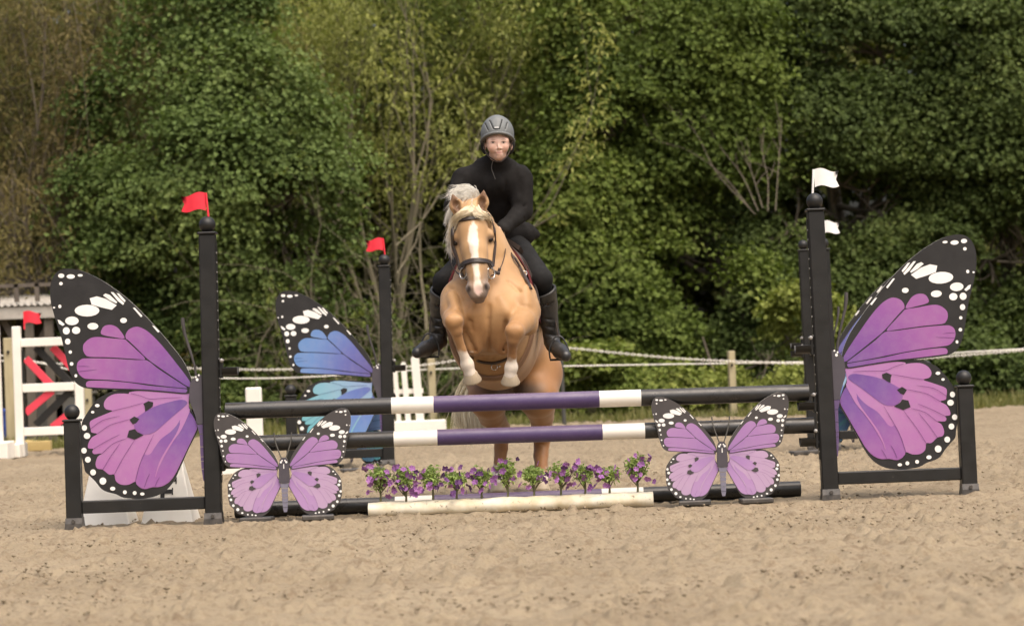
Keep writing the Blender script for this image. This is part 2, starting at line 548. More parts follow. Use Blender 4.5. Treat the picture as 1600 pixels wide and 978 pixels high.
def make_clods():
    """loose crumbs of sand thrown up by hooves"""
    n = 20000
    y = 8.8 + 15 * RNG.random(n) ** 1.3
    x = RNG.uniform(-1, 1, n) * (0.24 * y + .4)
    g = vnoise2(x * 2.2 + 50, y * 1.6, 61) * .6 + vnoise2(x * 7, y * 5 + 9, 62) * .4
    keep = RNG.random(n) < np.clip((g - .38) * 4, 0.06, 1)
    x, y = x[keep], y[keep]; n = len(x)
    r = 0.003 + 0.0085 * RNG.random(n) ** 3
    base = np.array([[1, 0, 0], [-1, 0, 0], [0, 1, 0], [0, -1, 0], [0, 0, 1], [0, 0, -1]], float)
    V = base[None] * r[:, None, None] * RNG.uniform(.6, 1.4, (n, 6, 1)) * np.array([1.3, 1.2, .8])
    a = RNG.uniform(0, 6.28, n); c, sn = np.cos(a)[:, None], np.sin(a)[:, None]
    X, Y_ = V[..., 0] * c - V[..., 1] * sn, V[..., 0] * sn + V[..., 1] * c
    V = np.stack([X + x[:, None], Y_ + y[:, None], V[..., 2] + 0.004 + (r * .4)[:, None]], 2).reshape(-1, 3)
    f = np.array([[0, 2, 4], [2, 1, 4], [1, 3, 4], [3, 0, 4], [2, 0, 5], [1, 2, 5], [3, 1, 5], [0, 3, 5]])
    F = (np.arange(n)[:, None, None] * 6 + f[None]).reshape(-1, 3)
    t = RNG.random((n, 1)) ** 1.5
    col = (1 - t) * np.array([0.30, 0.245, 0.17]) + t * np.array([0.22, 0.177, 0.122])
    tag(np_mesh("sand_clods", V, F, col_mat("clod", 0.95, 0.1, 0.3, 200), None, np.repeat(col, 6, 0), True), "loose crumbs of sand scattered over the churned arena", kind='stuff')
make_clods()

def make_grass():
    n = 26000
    x = RNG.uniform(-10.5, 10.5, n)
    edge = 35.3 + 0.5 * np.sin(x * 1.1) + 0.4 * np.sin(x * 2.7 + 1)
    edge = np.where(x < -4.5, edge - 2.2, edge)
    y = edge + np.abs(RNG.normal(0, 0.9, n))
    patch = vnoise2(x * 1.5 + 40, y * 1.5, 11)
    keep = RNG.random(n) < (0.3 + patch)
    x, y, patch = x[keep], y[keep], patch[keep]; n = len(x)
    h = (0.05 + 0.16 * RNG.random(n) ** 2) * (0.6 + 0.8 * patch)
    a = RNG.uniform(0, 6.28, n); w = RNG.uniform(0.006, 0.014, n)
    lx, ly = RNG.normal(0, 0.05, n), RNG.normal(0, 0.05, n)
    z0 = np.full(n, -0.02)
    dx, dy = np.cos(a) * w, np.sin(a) * w
    A = np.stack([x - dx, y - dy, z0], 1); B = np.stack([x + dx, y + dy, z0], 1)
    C = np.stack([x + lx * .5 + dx * .6, y + ly * .5 + dy * .6, z0 + h * .6], 1); D = np.stack([x + lx * .5 - dx * .6, y + ly * .5 - dy * .6, z0 + h * .6], 1)
    E = np.stack([x + lx * 1.3, y + ly * 1.3, z0 + h], 1)
    V = np.stack([A, B, C, D, E], 1).reshape(-1, 3)
    base = np.arange(n)[:, None] * 5
    F = np.concatenate([base + [[0, 1, 2]], base + [[0, 2, 3]], base + [[3, 2, 4]]])
    t = RNG.random((n, 1))
    c = (1 - t) * np.array([0.13, 0.15, 0.045]) + t * np.array([0.27, 0.24, 0.095])
    tag(np_mesh("grass", V, F, leaf_mat("grass_blade", 0.35), cols=np.repeat(c, 5, 0)), "strip of yellowish grass along the far edge of the sand", kind='stuff')
make_grass()

# ================================================================== trees
LEAF = leaf_mat("leaf", 0.28, 0.6, 0.12)
BARK = worn("bark", (0.17, 0.14, 0.10), 0.9, (0.09, 0.075, 0.055), 5, 0.9, bmp=0.8, bscale=30, stretch=(1, 1, 0.2))
BARK_PALE = worn("pale_bark", (0.20, 0.175, 0.115), 0.9, (0.13, 0.115, 0.075), 5, 0.9, bmp=0.5, bscale=30, stretch=(1, 1, 0.2))

def leaves(C, rad, per, size, rng, hues, droop=0.35, flat=0.42, outward=None, longf=1.0, wide=0.5):
    """leaf blades in sprays round the points C: arrays (V, F, colours)"""
    n = len(C)
    k = n * per
    c = np.repeat(C, per, 0); r = np.repeat(np.broadcast_to(rad, (n,)), per)[:, None]
    d = rng.normal(0, 1, (k, 3)); d /= np.linalg.norm(d, axis=1, keepdims=True)
    d *= rng.random((k, 1)) ** 0.45
    d[:, 2] *= flat
    rr = np.hypot(d[:, 0], d[:, 1])
    d[:, 2] += 0.35 - 0.55 * rr ** 2            # a dome: the rim of a spray hangs
    P = c + d * r
    out = d.copy(); out[:, 2] = 0
    if outward is not None: out = out * 0.6 + np.repeat(outward, per, 0) * 0.7
    nrm = np.array([0, 0, 0.75]) + out * 0.8 + rng.normal(0, 0.6, (k, 3))
    nrm /= np.linalg.norm(nrm, axis=1, keepdims=True)
    ax = out + rng.normal(0, 0.55, (k, 3)) - np.array([0, 0, droop])
    ax -= nrm * (ax * nrm).sum(1, keepdims=True); ax /= np.maximum(np.linalg.norm(ax, axis=1, keepdims=True), 1e-6)
    sd = np.cross(nrm, ax)
    s = (size * rng.uniform(0.6, 1.25, (k, 1)))
    fold = rng.uniform(0.05, 0.3, (k, 1))
    L_ = s * longf
    v0 = P
    tip = P + ax * L_ - nrm * 0.15 * s
    a1 = P + ax * L_ * 0.38 + sd * s * wide + nrm * s * fold
    a2 = P + ax * L_ * 0.68 + sd * s * wide * 0.55 + nrm * s * fold * .5
    b1 = P + ax * L_ * 0.38 - sd * s * wide + nrm * s * fold
    b2 = P + ax * L_ * 0.68 - sd * s * wide * 0.55 + nrm * s * fold * .5
    V = np.stack([v0, a1, a2, tip, b2, b1], 1).reshape(-1, 3)
    b = np.arange(k)[:, None] * 6
    F = np.concatenate([b + [[0, 1, 2, 3]], b + [[0, 3, 4, 5]]])
    hues = np.array(hues)
    slow = np.clip((vnoise3(C * 0.75 + 11, 90) - 0.5) * 1.7 + 0.5, 0, 1)
    clump = np.repeat(0.45 * rng.random(n) + 0.55 * slow, per)            # neighbouring sprays keep near one hue
    t = np.clip(clump * 0.75 + rng.random(k) * 0.25, 0, 0.999) * (len(hues) - 1)
    i = t.astype(int); f = (t - i)[:, None]
    col = hues[i] * (1 - f) + hues[i + 1] * f
    col = col * rng.uniform(0.8, 1.2, (k, 1))
    return V, F, np.repeat(col, 6, 0)

def join_np(parts):
    V, F, C, o = [], [], [], 0
    for v, f, c in parts:
        V.append(v); F.append(f + o); C.append(c); o += len(v)
    return np.concatenate(V), np.concatenate(F), np.concatenate(C)

def limb(mb, p, d, length, r, depth, rng, tips, spread=0.6, up=0.15, n=6, taper=0.55, wander=0.16, kids=(2, 3)):
    """a branch that wanders, tapers and forks"""
    pts, rad = [Vector(p)], [r]
    d = Vector(d).normalized()
    seg = 5
    for i in range(seg):
        d = (d + Vector(rng.normal(0, wander, 3)) + Vector((0, 0, up * 0.3))).normalized()
        pts.append(pts[-1] + d * length / seg)
        rad.append(r * (1 - (1 - taper) * (i + 1) / seg))
    mb.tube(pts, rad, n, 0, False)
    if depth == 0:
        tips.append((pts[-1], d)); tips.append((pts[-3], d))
        return
    for _ in range(int(rng.integers(kids[0], kids[1] + 1))):
        k = int(rng.integers(2, seg + 1))
        dd = (d + Vector(rng.normal(0, spread, 3)) + Vector((0, 0, up))).normalized()
        limb(mb, pts[k], dd, length * rng.uniform(0.55, 0.85), rad[k] * 0.62, depth - 1, rng, tips, spread, up, max(3, n - 1), taper, wander, kids)
    tips.append((pts[-1], d))

def leafy_tree(name, label, lobes, base, trunk_r, hues, size, n_sprays, per, seed, spray=(0.35, 0.6), group=None, gaps=0.38, limbs=6, longf=1.0, wide=0.5, bark=None, front=0.35):
    """lobes: ellipsoids (centre, radii) that the crown fills; base: foot of the trunk"""
    rng = np.random.default_rng(seed)
    t = empty(name, base, label, 'tree', group)
    base = Vector(base)
    C, O = [], []
    vol = np.array([l[1][0] * l[1][2] for l in lobes]); vol = vol / vol.sum()
    while len(C) < n_sprays:
        i = rng.choice(len(lobes), p=vol)
        c, rd = np.array(lobes[i][0]), np.array(lobes[i][1])
        d = rng.normal(0, 1, 3); d /= np.linalg.norm(d)
        if d[1] > front and rng.random() < 0.75: continue
        q = c + d * rd * (1 - 0.5 * rng.random() ** 1.6)
        if q[2] < 0.15: continue
        # gaps where a slow noise is low
        g = vnoise3(np.array(q)[None, :] * 0.95 + 7, seed + 3)[0]
        if g < gaps: continue
        C.append(q); O.append(d)
    C, O = np.array(C), np.array(O)
    rad = rng.uniform(spray[0], spray[1], len(C))
    V, F, K = leaves(C, rad, per, size, rng, hues, outward=O, longf=longf, wide=wide)
    keep = None
    np_mesh("crown", V, F, LEAF, t, K)['kind'] = 'stuff'
    mb = MB()
    top = Vector(np.mean([l[0] for l in lobes], 0)); top.y = base.y; top.z = max(l[0][2] for l in lobes)
    trunk = smooth_path([base - Vector((0, 0, 0.15)), base.lerp(top, 0.3) + Vector(rng.normal(0, .08, 3)), base.lerp(top, 0.65) + Vector(rng.normal(0, .12, 3)), top], 5)
    rr = [trunk_r * (1.25 if i == 0 else 1 - 0.8 * i / len(trunk)) for i in range(len(trunk))]
    mb.tube(trunk, rr, 9, 0)
    mb.build("trunk", bark or BARK, t)
    tips = []
    for l in lobes[:limbs]:
        lb = MB()
        s = trunk[int(len(trunk) * rng.uniform(0.25, 0.7))]
        e = Vector(l[0])
        lb.tube(smooth_path([s, s.lerp(e, .5) + Vector(rng.normal(0, .15, 3)), e], 5), [trunk_r * .32 * (1 - .08 * i) for i in range(11)], 6, 0, False)
        for _ in range(7):
            d = Vector(rng.normal(0, 1, 3)); d.y = -abs(d.y) * .6
            limb(lb, e.lerp(s, rng.random() * .5), d, min(l[1]) * 0.75, trunk_r * 0.16, 1, rng, tips, n=4)
        lb.build("limb", bark or BARK, t)
    return t

def lob(px, py, Y, rx, rz, ry=None):
    k = Y / FPX
    return (tuple(W(px, py, Y)), (rx * k, (ry or min(rx, rz) * 0.8) * k, rz * k))
def foot(px, Y):
    v = W(px, 600, Y); v.z = 0
    return v

MAPLE = [(0.0592, 0.0899, 0.0265), (0.0958, 0.1402, 0.0406), (0.148, 0.1978, 0.061), (0.2144, 0.2598, 0.0864)]
MAPLE_R = [(0.0537, 0.0794, 0.0203), (0.0948, 0.1323, 0.0284), (0.1502, 0.1951, 0.0445), (0.2216, 0.246, 0.0603)]
MAPLE_D = [(0.04, 0.0603, 0.0195), (0.0658, 0.0935, 0.0273), (0.1001, 0.1355, 0.039), (0.1459, 0.1729, 0.053)]
OLIVE = [(0.1578, 0.1823, 0.0626), (0.2367, 0.2552, 0.0854), (0.3157, 0.3282, 0.0999), (0.3946, 0.3919, 0.128)]
RUST = [(0.127, 0.1071, 0.0509), (0.201, 0.1607, 0.0727), (0.2433, 0.2083, 0.0873), (0.1799, 0.1845, 0.0727)]
G = "trees behind the arena"

leafy_tree("maple_tree", "full dark green maple rising behind the red flags at the near wing",
    [lob(330, 60, 39, 130, 110), lob(235, 190, 38.8, 120, 120), lob(400, 190, 38.4, 120, 120), lob(470, 300, 38.2, 90, 100), lob(330, 300, 38.0, 150, 130),
     lob(200, 330, 38.6, 110, 120), lob(420, 420, 38.2, 130, 110), lob(260, 440, 38.2, 150, 110), lob(170, 500, 38.6, 90, 80), lob(360, 540, 38.6, 150, 90)],
    foot(330, 40.4), 0.17, MAPLE, 0.074, 640, 125, 21, group=G, gaps=0.44, spray=(.26, .78))
BROAD = leafy_tree("maple_tree", "broad deep green maple with bare inner twigs showing right of the rider",
    [lob(960, 60, 41, 130, 110), lob(1100, 90, 41, 130, 120), lob(960, 210, 40.6, 110, 110), lob(1090, 230, 40.8, 130, 90), lob(900, 330, 40.2, 80, 110),
     lob(1010, 360, 41.2, 120, 90), lob(930, 470, 39.8, 90, 110), lob(1080, 480, 39.8, 130, 100), lob(960, 580, 39.8, 120, 80), lob(1090, 590, 39.8, 120, 70)],
    foot(1210, 42.2), 0.2, MAPLE_R, 0.078, 700, 125, 22, group=G, gaps=0.41, spray=(.26, .78))
leafy_tree("maple_tree", "tallest dark maple behind the white flags with its crown above the frame",
    [lob(1250, 50, 42, 140, 120), lob(1400, 60, 42, 140, 120), lob(1290, 210, 41.5, 120, 110), lob(1440, 200, 41.8, 130, 120), lob(1380, 330, 41.6, 130, 90),
     lob(1230, 360, 41.2, 90, 90), lob(1200, 520, 40.4, 110, 110), lob(1340, 480, 41.4, 130, 120), lob(1300, 600, 40.6, 120, 60)],
    foot(1340, 42.8), 0.2, MAPLE_D, 0.078, 660, 125, 23, group=G, gaps=0.41, spray=(.26, .78))
leafy_tree("maple_tree", "dark maple behind the upper tip of the white flagged standard's purple wing",
    [lob(1560, 60, 41.5, 140, 130), lob(1560, 240, 41.3, 120, 130), lob(1650, 180, 41, 120, 140), lob(1530, 420, 41.2, 120, 110), lob(1620, 400, 41, 120, 130), lob(1500, 560, 41, 150, 80), lob(1640, 560, 40.6, 110, 90)],
    foot(1600, 42.2), 0.18, MAPLE_D, 0.078, 500, 125, 24, group=G, gaps=0.41, spray=(.26, .78))
leafy_tree("leafy_bush", "bright green leafy bush spilling out behind the rope, beside the wooden post",
    [lob(1050, 610, 37.6, 90, 60), lob(1200, 590, 37.4, 80, 80), lob(1255, 520, 38.2, 60, 60), lob(930, 610, 37.6, 90, 60)],
    foot(1120, 38.9), 0.05, MAPLE_R[1:] + [(0.17, 0.20, 0.05)], 0.085, 220, 75, 25, spray=(0.25, 0.42), group="bushes along the fence")
leafy_tree("leafy_bush", "low dim green bush behind the blue winged jump",
    [lob(420, 600, 37.8, 100, 70), lob(540, 570, 38.4, 90, 90), lob(660, 590, 38.2, 80, 80), lob(760, 600, 38.0, 80, 70)],
    foot(560, 38.9), 0.05, MAPLE[:3] + [(0.13, 0.13, 0.03)], 0.085, 230, 65, 26, spray=(0.25, 0.45), group="bushes along the fence", gaps=0.42)

leafy_tree("leafy_bush", "dark low bush at the foot of the trees behind the white flagged standards",
    [lob(1340, 600, 38.0, 90, 55), lob(1450, 590, 38.0, 90, 60), lob(1560, 585, 37.8, 90, 60), lob(1650, 575, 37.8, 80, 60)],
    foot(1480, 38.3), 0.05, MAPLE_D, 0.085, 200, 70, 27, spray=(0.25, 0.42), group="bushes along the fence")
def dead_limbs(tree, fan, Y):
    """bare grey branches reaching out of the leaves"""
    rng = np.random.default_rng(77)
    for path in fan:
        mb = MB()
        p = [W(x, y, Y + .25 * k) for k, (x, y) in enumerate(path)]
        sp = smooth_path(p, 5)
        mb.tube(sp, list(np.linspace(.009, .003, len(sp))), 5, 0, False)
        for _ in range(5):
            k = int(rng.integers(4, len(sp) - 1)); d = (sp[k] - sp[k - 1]).normalized() + Vector(rng.normal(0, .5, 3))
            limb(mb, sp[k], d, rng.uniform(.25, .5), .006, 0, rng, [], n=3)
        mb.build("dead_limb", BARK, tree)
dead_limbs(BROAD, [[(1175, 330), (1130, 275), (1075, 235), (1010, 215)], [(1180, 335), (1120, 270), (1085, 205), (1030, 160)], [(1185, 330), (1160, 275), (1130, 235), (1100, 190)], [(1192, 325), (1178, 280), (1165, 240), (1152, 205)], [(1200, 330), (1200, 280), (1192, 240), (1195, 195)], [(1212, 330), (1216, 270), (1220, 220), (1222, 180)]], 39.4)

def thin_tree(name, label, base, stems, hues, seed, n_leaf_tip, size, group, depth=3, droop=0.0, bark=None, spread=0.5, up=0.3, rad=0.3, longf=1.5, wide=0.28, kids=(2, 3), dens=1.0):
    rng = np.random.default_rng(seed)
    t = empty(name, base, label, 'tree', group)
    tips = []
    for (d, ln, r) in stems:
        mb = MB()
        limb(mb, Vector(base) + Vector((rng.normal(0, .12), rng.normal(0, .12), -.1)), d, ln, r, depth, rng, tips, spread, up, 7, 0.5, 0.09, kids)
        mb.build("trunk", bark or BARK_PALE, t)
    if droop:
        mb = MB(); ends = []
        for (p, d) in tips:
            if rng.random() < 0.75:
                h = Vector((rng.normal(0, .35), rng.normal(0, .3), 0))
                q = [p, p + h * .5 + Vector((0, 0, .12)), p + h * 1.1 - Vector((0, 0, droop * .4)), p + h * 1.5 - Vector((0, 0, droop * rng.uniform(.7, 1.3)))]
                sp = smooth_path(q, 4)
                mb.tube(sp, [0.008 - 0.0005 * i for i in range(len(sp))], 3, 0, False)
                ends += [(s, d) for s in sp[4::2]]
        mb.build("twigs", bark or BARK_PALE, t)['kind'] = 'stuff'
        tips = tips + ends
    C = np.array([tuple(p) for p, d in tips])
    C = C[(C[:, 2] > .3) & (C[:, 2] < 8.5)]
    sel = rng.random(len(C)) < dens
    C = C[sel]
    V, F, K = leaves(C, rng.uniform(rad * .6, rad * 1.3, len(C)), n_leaf_tip, size, rng, hues, droop=0.8, flat=0.9, longf=longf, wide=wide)
    np_mesh("crown", V, F, LEAF, t, K)['kind'] = 'stuff'
    return t
thin_tree("willow_tree", "many stemmed pale barked tree with sparse yellow green leaves right behind the rider's shoulder", foot(622, 40.2),
    [((0.0, 0, 1), 3.6, .075), ((-.14, .1, 1), 3.4, .06), ((.36, 0, 1), 3.7, .06), ((.12, -.1, 1), 3.5, .055)], OLIVE, 31, 26, 0.07, G, depth=3, kids=(3, 3), rad=0.40)
thin_tree("willow_tree", "loose olive tree behind the pale barked stems, above the blue wing", foot(540, 41.6),
    [((-.2, 0, 1), 3.4, .06), ((.1, .1, 1), 3.8, .06), ((.3, 0, 1), 3.0, .05)], OLIVE, 32, 36, 0.075, G, depth=3, kids=(3, 4), rad=0.46, bark=BARK)
thin_tree("willow_tree", "loose yellow green tree between the rider's helmet and the broad maple", foot(800, 41.8),
    [((-.1, 0, 1), 3.6, .06), ((.12, .1, 1), 3.8, .06), ((-.3, 0, 1), 3.2, .05)], [(0.08, 0.115, 0.03), (0.13, 0.17, 0.045), (0.19, 0.215, 0.06), (0.24, 0.245, 0.07)], 33, 40, 0.08, G, depth=3, kids=(3, 4), rad=0.48, bark=BARK)
thin_tree("weeping_tree", "weeping tree with rusty drooping twigs above the shed", foot(20, 39.6),
    [((-.1, 0, 1), 3.6, .10), ((.22, 0, 1), 3.4, .08), ((.45, .1, .9), 2.8, .07)], RUST, 34, 13, 0.062, G, depth=3, droop=1.6, kids=(3, 4), rad=0.36, longf=2.0, wide=0.2, bark=BARK)
thin_tree("weeping_tree", "second weeping tree hanging brown twigs between the shed and the dark maple", foot(140, 41.2),
    [((-.15, 0, 1), 3.8, .09), ((.1, 0, 1), 3.9, .08), ((-.4, .1, .9), 3.2, .07)], RUST[1:] + [(0.11, 0.12, 0.035)], 35, 16, 0.065, G, depth=3, droop=1.4, kids=(3, 4), rad=0.40, longf=2.0, wide=0.2, bark=BARK)

def bare_brush(name, label, base, n, spread, length, seed, hues, group):
    rng = np.random.default_rng(seed)
    t = empty(name, base, label, 'bush', group)
    mb = MB(); tips = []
    for _ in range(n):
        p = Vector(base) + Vector((rng.normal(0, spread), rng.normal(0, .25), 0))
        d = Vector((rng.normal(0, .55), rng.normal(0, .25), 1))
        limb(mb, p, d, length * rng.uniform(.6, 1.2), 0.014, 2, rng, tips, 0.7, 0.05, 4, 0.55, 0.22, (2, 3))
    mb.build("twigs", BARK_PALE, t)['kind'] = 'stuff'
    C = np.array([tuple(p) for p, d in tips]); C = C[rng.random(len(C)) < 0.4]
    V, F, K = leaves(C, 0.15, 4, 0.07, rng, hues, longf=1.4, wide=.32)
    np_mesh("foliage", V, F, LEAF, t, K)['kind'] = 'stuff'
bare_brush("bare_bush", "tangle of grey bare twigs behind the blue wing and its post", foot(570, 37.4), 34, 0.8, 1.9, 41, [(0.07, 0.09, 0.02), (0.10, 0.12, 0.03), (0.17, 0.2, 0.04)], "bushes along the fence")
bare_brush("bare_bush", "grey twiggy brush behind the white picket gate and the wooden post", foot(690, 37.6), 20, 0.5, 1.7, 42, [(0.07, 0.09, 0.02), (0.10, 0.12, 0.03), (0.17, 0.2, 0.04)], "bushes along the fence")
bare_brush("bare_bush", "dry twigs sticking out beside the shed roof", foot(60, 37.9), 12, 0.45, 1.9, 43, [(0.12, 0.10, 0.03), (0.16, 0.13, 0.04)], "bushes along the fence")

def woodland():
    """the wood behind reads as one mass"""
    rng = np.random.default_rng(50)
    n = 4600
    x = rng.uniform(-15, 15, n); y = rng.uniform(45, 51, n); z = rng.uniform(0.2, 9.2, n)
    C = np.stack([x, y, z], 1)
    V, F, K = leaves(C, rng.uniform(.5, 1.0, n), 30, 0.22, rng, [(0.05, 0.058, 0.018), (0.085, 0.095, 0.028), (0.12, 0.125, 0.038)])
    tag(np_mesh("woodland", V, F, LEAF, cols=K), "dim wood closing the view behind the tree line", kind='stuff')
woodland()

# ================================================================== the painted butterflies
def dusty(name, c, c2, dust, rough=0.4, spec=0.5, amount=0.55):
    """enamel with fine scratches; arena dust has settled on whatever faces up"""
    m, nt, b = new_mat(name)
    col = mixrgb(nt, ramp(nt, noise(nt, 5, 5), [(0.35, 0.0), (0.7, 0.7)]), c, c2)
    col = mixrgb(nt, ramp(nt, noise(nt, 150, 3, 0.8), [(0.60, 0.0), (0.75, 0.45)]), col, dust)
    ge = nd(nt, "ShaderNodeNewGeometry"); sp = nd(nt, "ShaderNodeSeparateXYZ"); nt.links.new(ge.outputs['Normal'], sp.inputs[0])
    up = ramp(nt, sp.outputs['Z'], [(0.35, 0.0), (1.0, amount)])
    f = nd(nt, "ShaderNodeMath", operation='MULTIPLY'); nt.links.new(up, f.inputs[0]); nt.links.new(ramp(nt, noise(nt, 9, 6, 0.75), [(0.3, 0.35), (0.65, 1.0)]), f.inputs[1])
    nt.links.new(mixrgb(nt, f.outputs[0], col, dust), b.inputs['Base Color'])
    b.inputs['Specular IOR Level'].default_value = spec
    nt.links.new(ramp(nt, noise(nt, 14, 4), [(0.3, rough - .08), (0.7, rough + .15)]), b.inputs['Roughness'])
    bump(nt, b, noise(nt, 30, 4), 0.12, 0.004)
    return m
BLACK = worn("black_vinyl", (0.015, 0.015, 0.0145), 0.42, (0.026, 0.0245, 0.022), 4, 0.7, (0.11, 0.09, 0.07), 55, 0.70, 0.12, 30, 0.35)
BLACK_POLE = dusty('black_pole_paint', (0.018, 0.018, 0.018), (0.028, 0.026, 0.024), (0.15, 0.13, 0.105), 0.30, amount=0.35)
WHITE_POLE = dusty('white_pole_paint', (0.80, 0.77, 0.70), (0.72, 0.67, 0.58), (0.62, 0.54, 0.43), 0.45, amount=0.3)
PURPLE_POLE = dusty('purple_pole_paint', (0.058, 0.034, 0.108), (0.08, 0.05, 0.13), (0.28, 0.22, 0.25), 0.4, amount=0.5)
WHITE = worn("white_plastic", (0.84, 0.81, 0.74), 0.5, (0.72, 0.68, 0.60), 5, 0.6, (0.5, 0.44, 0.34), 50, 0.76, 0.1)
METAL = worn("grey_metal", (0.35, 0.34, 0.32), 0.35, (0.2, 0.19, 0.18), 30, 0.8, spec=0.8)
WIRE = worn("dark_wire", (0.10, 0.095, 0.085), 0.5)
PALE_WOOD = worn("weathered_wood", (0.42, 0.36, 0.22), 0.85, (0.28, 0.24, 0.14), 8, 0.9, bmp=0.4, stretch=(1, 1, 0.15))
EDGE = worn("board_edge", (0.45, 0.44, 0.40), 0.7)

def print_mat(name, stops, scale, fleck=None, rough=0.5):
    """flat print whose ink runs from the wing root (the object's origin) outwards"""
    m, nt, b = new_mat(name)
    tc = nd(nt, "ShaderNodeTexCoord")
    ln = nd(nt, "ShaderNodeVectorMath", operation='LENGTH'); nt.links.new(tc.outputs['Object'], ln.inputs[0])
    mu = nd(nt, "ShaderNodeMath", operation='MULTIPLY'); nt.links.new(ln.outputs['Value'], mu.inputs[0]); mu.inputs[1].default_value = 1.0 / scale
    col = ramp(nt, mu.outputs[0], stops)
    col = mixrgb(nt, ramp(nt, noise(nt, 14, 5), [(0.4, 0.0), (0.8, 0.12)]), col, (0.5, 0.45, 0.42))
    col = mixrgb(nt, ramp(nt, noise(nt, 70, 3, 0.75), [(0.64, 0.0), (0.74, 0.22)]), col, (0.55, 0.47, 0.38))
    nt.links.new(col, b.inputs['Base Color'])
    b.inputs['Roughness'].default_value = rough; b.inputs['Specular IOR Level'].default_value = 0.35
    bump(nt, b, noise(nt, 25, 3), 0.06, 0.004)
    return m
def flat_mat(name, c, rough=0.55): return worn(name, c, rough, tuple(min(1, x * 1.25 + .01) for x in c), 7, 0.6, bmp=0.06, spec=0.35)

# measurements taken over the near left wing, 4.888 units to a photograph pixel
FORE = [(1130, 930), (1110, 850), (1050, 735), (960, 620), (880, 525), (740, 375), (620, 265), (500, 175), (400, 115), (290, 65), (215, 48), (150, 48), (100, 68), (65, 110), (45, 170), (42, 240), (50, 310), (70, 390), (95, 470), (125, 560), (150, 660), (175, 770), (200, 850), (235, 910), (280, 945), (346, 962), (526, 970), (746, 977), (930, 990), (1066, 1002), (1111, 994), (1135, 965)]
HIND = [(965, 108), (860, 100), (700, 92), (500, 88), (380, 100), (320, 125), (260, 160), (210, 220), (165, 290), (140, 340), (130, 420), (135, 520), (140, 600), (155, 660), (165, 710), (200, 745), (245, 790), (290, 845), (340, 870), (400, 885), (460, 912), (560, 920), (660, 912), (730, 890), (790, 850), (840, 790), (880, 710), (960, 530), (1025, 400), (1015, 340), (985, 265), (955, 205), (960, 150)]
F_CELLS = [[(437, 548), (440, 505), (465, 480), (510, 475), (550, 490), (580, 520), (612, 576), (540, 570)],
    [(622, 577), (622, 545), (645, 510), (690, 490), (730, 493), (790, 525), (860, 590), (930, 670), (1010, 770), (1080, 860), (1115, 915), (1118, 945), (1090, 942), (1000, 883), (890, 808), (790, 736), (700, 648), (640, 592)],
    [(295, 650), (300, 622), (330, 590), (370, 570), (430, 568), (530, 579), (610, 585), (640, 607), (700, 662), (770, 733), (700, 735), (500, 722), (345, 718), (312, 700), (298, 675)],
    [(248, 790), (255, 760), (280, 738), (320, 730), (500, 731), (700, 743), (785, 746), (860, 802), (950, 862), (1040, 920), (1090, 955), (1050, 955), (900, 940), (700, 915), (500, 895), (350, 888), (300, 880), (265, 850), (250, 815)],
    [(318, 930), (325, 910), (360, 900), (480, 902), (650, 916), (800, 938), (950, 952), (1060, 962), (1090, 968), (1085, 988), (1060, 992), (926, 980), (746, 966), (526, 959), (350, 950), (324, 945)]]
H_LIGHT = [(505, 108), (600, 97), (760, 108), (925, 122), (960, 114), (955, 190), (965, 260), (1000, 310), (1020, 375), (990, 450), (900, 640), (850, 740), (800, 800), (740, 830), (680, 833), (622, 847), (575, 828), (550, 790), (500, 812), (440, 812), (400, 783), (388, 735), (350, 736), (300, 698), (260, 690), (245, 655), (262, 600), (295, 575), (235, 580), (220, 560), (228, 540), (190, 535), (190, 500), (215, 455), (258, 426), (215, 415), (207, 388), (200, 350), (210, 325), (260, 300), (320, 275), (375, 250), (330, 240), (308, 215), (312, 180), (340, 145), (390, 122), (460, 118), (498, 121)]
H_MID = [(945, 185), (905, 165), (820, 180), (690, 220), (560, 300), (577, 312), (540, 360), (560, 400), (610, 430), (690, 415), (780, 340), (860, 270), (930, 212)]
H_LOW = [(965, 262), (1000, 312), (1018, 375), (988, 450), (898, 640), (848, 738), (798, 798), (740, 828), (680, 831), (622, 845), (577, 826), (553, 788), (575, 680), (612, 585), (640, 588), (670, 572), (700, 525), (745, 465), (820, 408), (868, 355), (890, 318), (895, 330), (930, 270)]
H_STRIPE = [(955, 235), (960, 265), (900, 395), (840, 480), (775, 590), (722, 700), (708, 752), (703, 742), (733, 640), (788, 540), (858, 430), (888, 358), (893, 318)]
H_VEINS = [[(375, 250), (490, 222), (610, 190)], [(515, 118), (590, 136), (660, 160), (780, 152), (905, 148)], [(258, 426), (350, 362), (430, 335), (510, 313)], [(207, 388), (300, 322), (430, 290)], [(228, 540), (330, 480), (430, 430)], [(295, 575), (380, 500), (485, 460)], [(300, 700), (360, 600), (430, 500)], [(388, 738), (450, 620), (545, 470)], [(550, 790), (590, 640), (690, 430)], [(620, 830), (640, 770), (660, 730)], [(700, 828), (715, 790), (735, 755)]]
F_VEINS = [[(255, 792), (300, 789), (345, 792)], [(255, 832), (310, 825), (400, 815)]]
H_BLACK = [[(610, 195), (650, 175), (685, 185), (682, 215), (650, 240), (625, 255), (620, 215)], [(505, 318), (540, 292), (580, 312), (555, 342), (530, 352)], [(487, 450), (500, 400), (545, 388), (565, 412), (612, 435), (545, 468)]]
H_DOTS = [(258, 210, 18, 13), (223, 260, 13, 10), (160, 380, 20, 22), (180, 441, 25, 23), (157, 553, 21, 22), (187, 622, 22, 23), (227, 719, 22, 23), (302, 785, 26, 27), (377, 843, 20, 15), (470, 870, 15, 15), (545, 876, 15, 15), (603, 883, 17, 12)]
